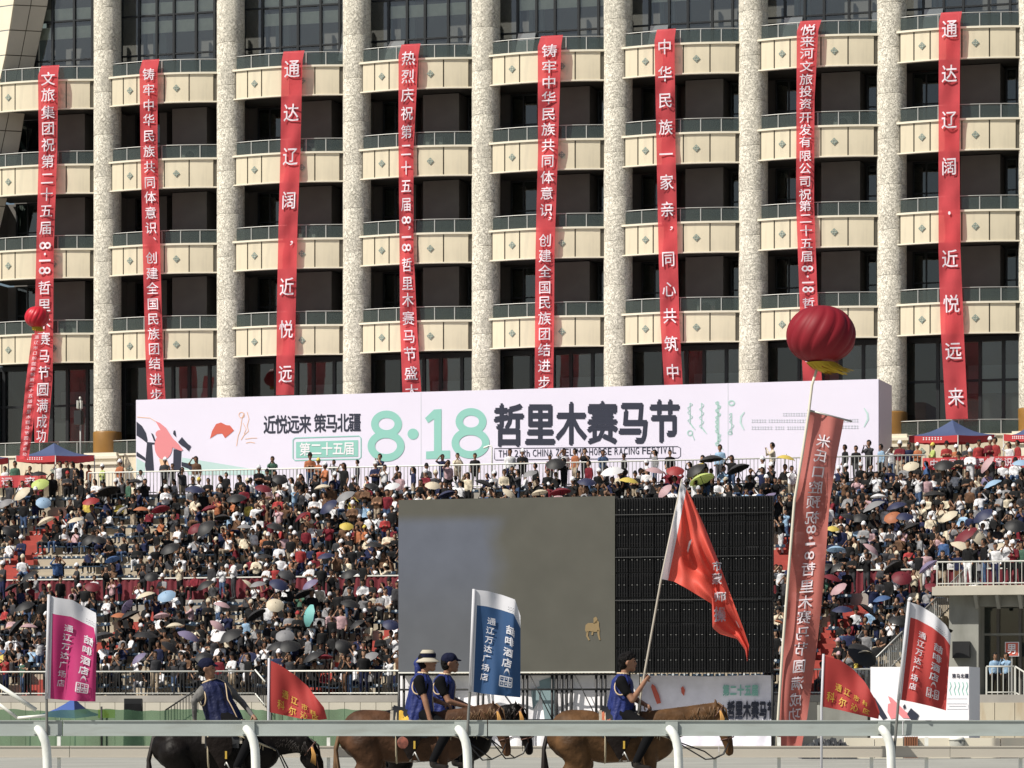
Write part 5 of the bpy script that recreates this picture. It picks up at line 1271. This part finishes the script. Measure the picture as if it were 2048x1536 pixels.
mb=MB(); mb.add([SP2(*p) for p in ((1378,1083),(1384,1078),(1380,1092),(1376,1106),(1374,1100))],[(0,1,2,3,4)]); mb.add([SP2(*p) for p in ((1470,1240),(1474,1244),(1480,1256),(1477,1255))],[(0,1,2,3)])
mb.build('lettering','flagwhite',t)
mb=MB(); mb.tube([W(1364,958,44.02),W(1322,1160,44.02),W(1291,1335,43.95),W(1280,1400,43.9),W(1272,1452,43.85)],[.011,.014,.014,.014,.014],8); mb.build('pole','pole',t)
# ================================================================ HORSES AND RIDERS
def horse(label,x,y,coat,mane,z=0,headdown=0.0,tailc=None,dark=None,leg=0,necklen=1.0,orn=False):
    t=thing('horse',label,'horse',loc=(x,y,z))
    hd=headdown
    c=[]
    A=lambda *k:c.append((0,)+k)
    A((-.50,0,1.17),.315,(-.10,0,1.16),.30,.88); A((-.10,0,1.14),.315,(.38,0,1.15),.30,.86)
    A((-.52,0,1.25),.275,(-.30,0,1.26),.26,.95); A((-.62,.0,1.16),.22,(-.40,0,1.2),.26,1.05)
    A((.42,0,1.18),.29,(.58,0,1.13),.25,.82); A((.52,0,1.02),.2,(.62,0,1.08),.2,.9)
    A((.20,0,1.33),.15,(.42,0,1.34),.17,.6)
    n1=V(.56,0,1.27); n2=V(1.05*necklen,0,1.50-hd*.35); n3=V(1.17*necklen,0,1.56-hd*.5)
    A(tuple(n1),.25,tuple(n2),.135,.62); A(tuple(n2),.14,tuple(n3),.105,.7)
    h0=n3+V(.02,0,-.02); h1=n3+V(.10,0,-.22); h2=n3+V(.17,0,-.47); h3=n3+V(.175,0,-.53)
    A(tuple(h0),.10,tuple(h1),.105,.72); A(tuple(h1),.10,tuple(h2),.062,.7); A(tuple(h2),.062,tuple(h3),.06,.85)
    A(tuple(n3+V(-.04,0,-.15)),.075,tuple(n3+V(.02,0,-.22)),.08,.8)
    for s in (-1,1):
        A(tuple(n3+V(.0,s*.05,.06)),.03,tuple(n3+V(-.01,s*.075,.17)),.008)
        A(tuple(n3+V(.10,s*.062,-.10)),.03,tuple(n3+V(.12,s*.06,-.11)),.026)
    for s,off in ((-1,leg),(1,-leg)):
        A((.46,s*.13,1.05),.15,(.48+off*.2,s*.14,.74),.085); A((.48+off*.2,s*.14,.76),.08,(.50+off,s*.14,.46),.055); A((.50+off,s*.14,.46),.048,(.50+off*.9,s*.14,.14),.036); A((.50+off*.9,s*.14,.13),.042,(.54+off*.9,s*.14,.05),.055)
        o2=-off
        A((-.50,s*.14,1.08),.24,(-.38+o2*.2,s*.16,.82),.145); A((-.42+o2*.2,s*.16,.84),.13,(-.64+o2*.8,s*.16,.52),.06); A((-.64+o2*.8,s*.16,.52),.058,(-.61+o2,s*.16,.15),.038); A((-.61+o2,s*.16,.14),.044,(-.57+o2,s*.16,.05),.057)
    mb=MB()
    for q in c: mb.capsule(q[1],q[2],q[3],q[4],18,fy=q[5] if len(q)>5 else 1)
    me=remesh(mb,.021,.8,4); me.materials.append(coat); o=link('body',me,t)
    # mane, forelock
    rr=random.Random(int(x*10)); mb=MB(); 
    for k in range(95):
        s=k/94; b0=n1.lerp(n3,s) if s<1 else n3; b0=V(b0.x-.03*(1-s),b0.y,b0.z+.235*(1-s)+.11*s-.01)
        side=rr.choice((-1,-1,1)); l=rr.uniform(.12,.24)
        p1=b0+V(rr.uniform(-.05,.04),side*.07,-l*.45); p2=b0+V(rr.uniform(-.08,.05),side*(.09+.06*(1-s)),-l)
        mb.tube([b0,p1,p2],[.016,.014,.004],5)
    for k in range(16):
        b0=n3+V(.03,rr.uniform(-.03,.03),.10); mb.tube([b0,b0+V(.10,rr.uniform(-.05,.05),-.08),b0+V(.13,rr.uniform(-.06,.06),-.24)],[.012,.012,.003],5)
    mb.build('mane',mane,t)
    mb=MB()
    for k in range(34):
        q0=V(-.80,rr.uniform(-.035,.035),1.30+rr.uniform(-.02,.02)); mb.tube([(-.70,q0.y*.5,1.34),q0,q0+V(-.07,rr.uniform(-.03,.03),-.3),q0+V(-.04+rr.uniform(-.06,.05),rr.uniform(-.09,.09),-.72),q0+V(rr.uniform(-.05,.1),rr.uniform(-.08,.08),-rr.uniform(.85,1.0))],[.03,.026,.026,.02,.005],5)
    mb.build('tail',tailc or mane,t)
    # eyes, nostril
    for s in (-1,1):
        mb=MB(); mb.capsule(n3+V(.115,s*.082,-.105),.016,n3+V(.12,s*.082,-.11),.016,8); mb.build('eye',M['black'],t)
    # bridle
    mb=MB()
    def band(c_,ax,rx,ry,r_=.009,tilt=0):
        mb.tube([c_+V(rx*math.cos(q)*math.cos(tilt),ry*math.sin(q),rx*math.cos(q)*math.sin(tilt)) for q in [2*math.pi*i/16 for i in range(17)]],r_,5,cap=False)
    band(n3+V(.15,0,-.36),0,.085,.06,tilt=.25); band(n3+V(.02,0,-.03),0,.125,.085,tilt=.9)
    for s in (-1,1): mb.tube([n3+V(.06,s*.085,.02),n3+V(.12,s*.088,-.2),n3+V(.165,s*.055,-.42)],.009,5)
    mb.build('bridle',mat('leather_strap',(.10,.045,.03),.5) if 'leather_strap' not in bpy.data.materials else bpy.data.materials['leather_strap'],t)
    mb=MB(); 
    for s in (-1,1): mb.tube([n3+V(.16,s*.06,-.42),n3+V(.10,s*.08,-.56),n3+V(-.02,s*.09,-.62),n3+V(-.14,s*.10,-.58+.05*s),V(.80,s*.15,1.13),V(.62,s*.17,1.22),V(.32,s*.12,1.47)],.010,6)
    mb.build('reins','black',t)
    mb=MB(); mb.tube([V(.20,-.31,1.36),V(.52,-.262,1.25),V(.77,-.12,1.13),V(.80,0,1.10),V(.77,.12,1.13),V(.52,.262,1.25),V(.20,.31,1.36)],.014,6)
    for k in range(9):
        q_=k/8; p_=V(.52,-.265,1.25).lerp(V(.79,-.06,1.11),q_); mb.tube([p_,p_+V(.0,-.006,-.07)],[.012,.004],5)
    mb.build('breast_strap',M['paleband'],t)
    # saddle, blanket, girth, stirrups
    def barrel(x_,q,r_=.315): return V(x_,-r_*.87*math.sin(q),1.155+r_*math.cos(q)*1.04+.02)
    mb=MB(); mb.grid(lambda a,b:barrel(-.16+.52*a+.05*math.cos(b*math.pi*2)*0,(-1.45+2.9*b),.325),8,20); mb.build('saddle_blanket',M['blanket'],t)
    mb=MB(); mb.grid(lambda a,b:barrel(-.12+.44*a,(-1.62+3.24*b),.335)+V(0,0,.03*math.exp(-((b-.5)*9)**2)*(1+1.0*(abs(a-.5)*2)**3)),12,24); mb.build('saddle',M['black'],t)
    mb=MB(); mb.tube([barrel(-.08,q,.33) for q in [2*math.pi*i/24 for i in range(25)]],.013,5,cap=False); mb.build('rear_girth',M['paleband'],t)
    for s in (-1,1):
        st=MB(); st.tube([V(.14,s*.30,1.15),V(.16,s*.33,.98)],.010,5); st.tube([V(.16,s*.33,.98),V(.10,s*.33,.86),V(.22,s*.33,.86),V(.16,s*.33,.98)],.012,5); st.build('stirrup',M['steel'],t)
        if orn: ds=MB(); ds.capsule(V(.02,s*.335,1.10),.085,V(.02,s*.34,1.10),.085,16,fy=.12); ds.build('round_ornament',M['ornament'],t)
        fl=MB(); fl.grid(lambda a,b:V(.06+(.34*(a-.5))*(1-.55*b**3)+.04*b,s*(.325+.02*math.sin(a*3.1)),1.30-.42*b+.14*(2*a-1)**2*b),8,8); fl.build('saddle_flap',M['flap'],t)
        lg=MB(); lg.box((.10,s*.335-.006,1.02),(.17,s*.335+.006,1.12)); lg.build('gilt_plate',M['gilt'],t)
    for s in (-1,1):
        ts=MB()
        for k in range(5): ts.tube([n3+V(.05,s*.09,.0),n3+V(.06+.01*k,s*.10,-.10),n3+V(.04+.015*k,s*.10,-.2-.01*k)],[.012,.009,.003],5)
        ts.build('bridle_tassel',M['tassel'],t)
    return t
M['blanket']=mat('patterned_saddle_blanket',(.30,.27,.22),.8,var=.4,scale=14)
M['paleband']=mat('pale_girth_strap',(.42,.36,.25),.7)
M['ornament']=mat('red_round_ornament',(.20,.06,.04),.6,var=.7,scale=18)
M['flap']=mat('dark_saddle_leather',(.010,.007,.006),.7,spec=.1,bump=.4,bscale=12)
M['tassel']=mat('amber_tassel',(.50,.26,.07),.8)
ch1=mat('chestnut_coat',(.088,.044,.018),.6,var=.45,scale=4,detail=8,bump=.6,bscale=6,spec=.18)
ch2=mat('bay_coat',(.068,.032,.016),.6,var=.45,scale=4,detail=8,bump=.6,bscale=6,spec=.18)
blk=mat('black_brown_coat',(.006,.0045,.004),.5,var=.3,scale=3,bump=.5,bscale=5,spec=.12)
mn1=mat('flaxen_brown_mane',(.13,.07,.03),.7,var=.3,scale=8); mn2=mat('dark_mane',(.015,.010,.008),.6)
HY=44.0
def HX(u,Y=HY): return (u-1024)*Y/F
horse('black horse with drooping head under the leaning rider at the left',HX(432),HY,blk,mn2,z=-.13,headdown=.78,necklen=1.02)
horse('bay horse of the rider in the pale sun hat',HX(806),HY,ch2,mn1,z=.0,headdown=.12,tailc=mn1,leg=.08,orn=True)
horse('dark horse on the far side of the sun-hatted rider',HX(860,45.3),45.3,blk,mn2,z=.0,headdown=.12,leg=-.1,necklen=.98)
horse('chestnut horse of the flag-carrying rider',HX(1222),HY,ch1,mn1,z=.0,headdown=.10,tailc=mn2,leg=.1,necklen=1.16)
SKm=mat('tanned_skin',(.27,.135,.08),.55,var=.08,scale=20); SKd=mat('shaded_tan_skin',(.24,.12,.072),.55)
vest=mat('royal_blue_vest_silk',(.015,.026,.135),.6,var=.2,scale=5,bump=.8,bscale=8,spec=.3)
vestd=mat('navy_blue_vest_silk',(.010,.014,.055),.6,var=.2,scale=5,bump=.8,bscale=8,spec=.3)
trim=mat('cream_gold_trim',(.62,.47,.30),.6)
shirtb=mat('black_tee',(.006,.006,.007),.9,spec=.1); shirtg=mat('grey_shirt',(.13,.125,.12),.8,var=.2,scale=9,bump=.4,bscale=14)
trou=mat('black_trousers',(.006,.006,.007),.9,spec=.1); hairm=mat('black_hair',(.005,.004,.004),.7,bump=1,bscale=25,spec=.15); navycap=mat('navy_cap_cloth',(.006,.008,.026),.85,bump=.5,bscale=12,spec=.15)
hatm=mat('beige_hat_cloth',(.42,.38,.30),.8); sashm=mat('orange_sash',(.55,.16,.08),.7,var=.2,scale=8); sashy=mat('yellow_sash',(.70,.42,.05),.7,var=.2,scale=8)
def rot(p,ax,ang,o=V(0,0,0)): return Matrix.Rotation(ang,3,ax)@(p-o)+o
def rider(label,x,y,z,armR,armL,lean=0.0,roll=0.0,yaw=0.0,hyaw=0.0,long_sleeve=False,cap='cap',sash=None,vm=None,ncol=None,head_pitch=0,scarf=False,hem=.12,fat=.004):
    """armR is the near arm (elbow, hand); points relative to the seat, x forward"""
    t=thing('person',label,'person',loc=(x,y,z))
    def U(p):  # torso point: lean back/forward about y, roll about x, yaw about z
        p=Vector(p); p=Matrix.Rotation(yaw,3,'Z')@p; p=Matrix.Rotation(lean,3,'Y')@p; return Matrix.Rotation(roll,3,'X')@p
    c=[];A=lambda k,p0,r0,p1,r1,fy=1:c.append((k,tuple(p0),r0,tuple(p1),r1,fy))
    SKN,SHT,TRO,SHOE=0,1,2,3
    A(TRO,(-.02,-.07,.02),.125,(.0,.07,.02),.125)
    A(SHT,U((0,-.05,.10)),.12,U((.01,-.07,.36)),.12); A(SHT,U((0,.05,.10)),.12,U((.01,.07,.36)),.12); A(SHT,U((.0,-.15,.44)),.065,U((.0,.15,.44)),.065)
    nb=U((.01,0,.47)); nt_=U((.035,0,.58)); A(SKN,nb,.052,nt_,.05)
    hc=U((.06,0,.68)); Rh=Matrix.Rotation(hyaw,3,'Z')@Matrix.Rotation(head_pitch,3,'Y')
    H=lambda *p: hc+Rh@V(*p)
    A(SKN,H(-.02,0,.02),.088,H(.015,0,.03),.085); A(SKN,H(.03,0,-.03),.065,H(.045,0,-.065),.050); A(SKN,H(-.03,0,-.04),.06,H(.02,0,-.06),.055)
    A(SKN,H(.092,0,.012),.010,H(.108,0,-.018),.015); A(SKN,H(.085,-.0,-.052),.018,H(.088,0,-.056),.018)
    A(SKN,H(.085,0,-.095),.02,H(.06,0,-.10),.028)
    A(SKN,H(.082,-.028,.028),.016,H(.082,.028,.028),.016)
    for s in (-1,1): A(SKN,H(-.005,s*.088,-.0),.018,H(-.012,s*.094,-.03),.012)
    for s,arm in ((-1,armR),(1,armL)):
        sh_=U((0,s*.195,.42)); el,hd=Vector(arm[0]),Vector(arm[1])
        A(SHT,sh_,.062,sh_.lerp(el,.62),.052); A(SHT if long_sleeve else SKN,sh_.lerp(el,.6),.045,el,.040)
        w_=el.lerp(hd,.9); A(SHT if long_sleeve else SKN,el,.042,w_,.029); A(SKN,w_,.028,hd,.026)
        d=(hd-w_).normalized(); A(SKN,hd,.030,hd+d*.055,.027,.9)
    for s in (-1,1):
        k=V(.40,s*.31,-.20); an=V(.20,s*.33,-.60)
        A(TRO,(.02,s*.10,.0),.115,k,.075); A(TRO,k,.072,an,.05); A(SHOE,an,.048,an+V(0,0,-.05),.045); A(SHOE,an+V(0,0,-.06),.04,an+V(.16,0,-.09),.035)
    mb=MB()
    for q in c: mb.capsule(q[1],q[2],q[3],q[4],16,fy=1)
    me=remesh(mb,.0125,.7,2)
    for m_ in (SKm,shirtg if long_sleeve else shirtb,trou,mat('boot_leather',(.02,.015,.012),.4) if 'boot_leather' not in bpy.data.materials else bpy.data.materials['boot_leather']): me.materials.append(m_)
    n=len(me.polygons); co=np.empty(n*3); me.polygons.foreach_get('center',co); co=co.reshape(-1,3); best=np.full(n,1e9); cls=np.zeros(n,int)
    for q in c:
        p0=np.array(q[1],float); p1=np.array(q[3],float); d=p1-p0; l2=max(d@d,1e-9); tt=np.clip(((co-p0)@d)/l2,0,1); r_=q[2]+(q[4]-q[2])*tt
        ds=np.linalg.norm(co-(p0+tt[:,None]*d),axis=1)-r_; k_=ds<best; best[k_]=ds[k_]; cls[k_]=q[0]
    me.polygons.foreach_set('material_index',cls.astype(np.int32)); 
    # fingers joined to the body mesh
    bm=bmesh.new(); bm.from_mesh(me)
    mbf=MB()
    for s,arm in ((-1,armR),(1,armL)):
        el,hd=Vector(arm[0]),Vector(arm[1]); d=(hd-el).normalized(); curl=Vector(arm[2]).normalized() if len(arm)>2 else V(0,0,-1); side=d.cross(curl)
        side=side.normalized() if side.length>.01 else V(0,1,0); curl=side.cross(d).normalized()
        for k,(o_,l) in enumerate(((-.027,.062),(-.009,.072),(.009,.068),(.027,.052))):
            b0=hd+d*.05+side*o_; p1=b0+d*l*.45+curl*.012; p2=p1+d*l*.15+curl*l*.42; p3=p2-d*l*.28+curl*l*.22
            mbf.capsule(b0,.0095,p1,.009,8); mbf.capsule(p1,.009,p2,.0085,8); mbf.capsule(p2,.0085,p3,.0075,8)
        tb=hd+d*.01-side*.03; mbf.capsule(tb,.012,tb-side*.018+curl*.03+d*.02,.010,8); mbf.capsule(tb-side*.018+curl*.03+d*.02,.010,tb-side*.006+curl*.055+d*.03,.008,8)
    mf_=mbf.mesh('tmpf',[]); bm.from_mesh(mf_); bm.to_mesh(me); bm.free(); bpy.data.meshes.remove(mf_)
    link('body',me,t)
    for s in (-1,1):
        mb=MB(); mb.capsule(H(.083,s*.034,.008),.011,H(.084,s*.034,.008),.011,8); mb.build('eye',M['black'],t)
    mb=MB(); 
    for s in (-1,1): mb.tube([H(.088,s*.018,.032),H(.091,s*.034,.036),H(.078,s*.052,.030)],.005,5)
    mb.build('eyebrows',hairm,t)
    mb=MB(); mb.tube([H(.094,-.022,-.054),H(.106,0,-.052),H(.094,.022,-.054)],.005,5); mb.build('lips',mat('lips',(.22,.07,.06),.5) if 'lips' not in bpy.data.materials else bpy.data.materials['lips'],t)
    # hair
    mb=MB(); mb.capsule(H(-.035,0,.035),.098,H(.0,0,.05),.092,16); mb.capsule(H(-.05,0,-.03),.075,H(-.05,0,.0),.085,16); 
    if cap is None: mb.capsule(H(.03,0,.075),.075,H(.05,0,.07),.055,16)
    me=remesh(mb,.012,.6,2); me.materials.append(hairm); link('hair',me,t)
    if cap=='cap':
        mb=MB(); mb.capsule(H(-.03,0,.045),.101,H(-.0,0,.052),.094,20); mb.capsule(H(.02,0,.062),.07,H(.04,0,.06),.055,14); mb.capsule(H(.07,-.03,.05),.022,H(.145,-.0,.036),.010,16); mb.capsule(H(.07,.03,.05),.022,H(.145,.0,.036),.010,16); me=remesh(mb,.011,.6,2); me.materials.append(navycap); link('cap',me,t)
    if cap=='hat':
        mb=MB(); mb.grid(lambda a,b:H(*((.0+ (.098-.02*b)*math.cos(6.2832*a)) if 0 else ( -.0+(.105-.035*b**3)*math.cos(6.2832*a),(.105-.035*b**3)*math.sin(6.2832*a),.055+.10*b))),28,6)
        mb.grid(lambda a,b:H(.07*b*math.cos(6.2832*a),.07*b*math.sin(6.2832*a),.157),28,2); mb.build('hat_crown',hatm,t)
        mb=MB(); mb.grid(lambda a,b:H((.104+.050*b)*math.cos(6.2832*a),(.104+.045*b)*math.sin(6.2832*a),.052-.05*b-.0*math.cos(12*a)),28,4); mb.grid(lambda a,b:H((.104+.050*b)*math.cos(6.2832*a),(.104+.045*b)*math.sin(6.2832*a),.046-.052*b),28,4); mb.build('hat_brim',hatm,t)
        mb=MB(); mb.grid(lambda a,b:H(.107*math.cos(6.2832*a),.107*math.sin(6.2832*a),.055+.055*b),28,2); mb.build('hat_band',navycap,t)
    if scarf or cap=='scarf':
        mb=MB(); 
        if cap=='scarf': mb.capsule(H(-.02,0,.045),.106,H(.005,0,.05),.10,18)
        mb.capsule(H(-.10,0,.03),.045,H(-.14,.01,-.02),.05,12); mb.capsule(H(-.13,0,-.02),.045,H(-.12,0,-.16),.055,12); mb.capsule(H(-.09,.03,-.1),.05,H(-.06,.02,-.2),.05,12)
        me=remesh(mb,.012,.6,1); me.materials.append(navycap if cap=='scarf' else vest); link('head_scarf',me,t)
    # vest: shell over the torso flaring to the hips
    vm=vm or vest
    def VS(a,b,off=0):  # a round the body, b from hem to shoulder
        q=2*math.pi*a; z_=-hem+(.53+hem)*b; 
        rx=.135+.055*(1-b)**2.0-.03*max(0,b-.75)*4*.6; ry=.205+.035*(1-b)**1.6-.02*math.sin(b*3.1)
        if b>.86: k=(b-.86)/.14; rx*=1-.52*k; ry*=1-.66*k**1.5
        w_=.016*math.sin(q*6+b*4)*(1-b)+.008*math.sin(q*13-b*9+2)
        return U((.005+(rx+w_+off+fat)*math.cos(q),(ry+w_+off+fat)*math.sin(q),z_))
    mb=MB(); mb.grid(VS,48,26); mb.build('vest',vm,t)
    mb=MB(); mb.tube([VS(i/48,0,.004) for i in range(49)],.011,6,cap=False); mb.build('hem_trim',trim,t)
    mb=MB(); mb.tube([VS(i/40,1,.004) for i in range(41)],.012,6,cap=False); mb.build('collar_trim',trim,t)
    for s in (-1,1):
        sh_=U((0,s*.205,.385)); el=Vector((armR if s<0 else armL)[0]); d=(el-sh_).normalized(); a_=d.orthogonal().normalized(); b_=d.cross(a_)
        n_=U((0,s*.205,.385))-U((0,0,.385)); n_.normalize(); e1=U((1,0,0))-U((0,0,0)); e2=U((0,0,1))-U((0,0,0))
        mb=MB(); mb.tube([sh_+n_*(-.006-.03*math.sin(2*math.pi*i/24))+e1*.080*math.cos(2*math.pi*i/24)+e2*(.105*math.sin(2*math.pi*i/24)-.03) for i in range(25)],.009,6,cap=False); mb.build('armhole_trim',trim,t)
        # dark sleeve opening cap
        mb=MB(); mb.capsule(sh_-n_*.01+e2*.02,.078,sh_.lerp(el,.5),.060,16); me=remesh(mb,.014,.6,1); me.materials.append(shirtg if long_sleeve else shirtb); link('sleeve',me,t)
    # front placket
    mb=MB(); mb.tube([VS(.035 if k<8 else .035+.012*(k-8),k/16,.006) for k in range(17)],.008,5); mb.build('front_trim',trim,t)
    if sash:
        mb=MB(); rr=random.Random(3)
        mb.grid(lambda a,b:V(-.24+.42*a-.0*b,-.12-.20*b**.7,.04-.22*b-.10*a+.012*math.sin(a*22+b*6)),16,6); mb.build('sash',sash,t); mb=MB(); mb.grid(lambda a,b:V(-.24+.3*a,.12+.20*b**.7,.02-.2*b+.012*math.sin(a*22)),12,6)
        mb.build('sash',sash,t)
    # stirrup-side trouser skirt
    return t
rider('rider in navy cap and blue vest leaning back on one hand, on the black horse',HX(447),HY,1.40,
   ((-.36,-.22,.24),(-.36,-.12,-.02),(0,0,-1)),((.22,.24,.22),(.38,.10,.03),(0,0,-1)),lean=-.36,yaw=-.85,hyaw=-.25,fat=.014,long_sleeve=True,cap='cap',vm=vestd,hem=.10,scarf=False)
rider('rider in pale sun hat with blue neck scarf, hand resting on the thigh',HX(836),HY,1.47,
   ((.10,-.27,.17),(.17,-.30,-.10),(1,0,0)),((.15,.26,.2),(.36,.14,.12),(0,0,-1)),lean=.10,cap='hat',scarf=True,sash=sashy,yaw=-.12,hyaw=-.1,hem=.10)
rider('rider in dark navy cap and blue vest beside the sun-hatted rider',HX(880,45.3),45.3,1.47,
   ((.12,-.26,.16),(.40,-.16,.08),(0,0,-1)),((.15,.26,.2),(.42,.10,.08),(0,0,-1)),lean=.12,cap='cap',yaw=-.25,hyaw=-.1,sash=None)
rider('rider in blue vest holding up the huge scarlet flag on the chestnut horse',HX(1240),HY,1.46,
   ((.15,-.27,.185),(.335,-.06,.45),(0,1,0)),((.2,.2,.2),(.34,.06,.12),(0,0,-1)),lean=.06,cap=None,sash=sashm,yaw=-.08,hyaw=0.0,hem=.12)
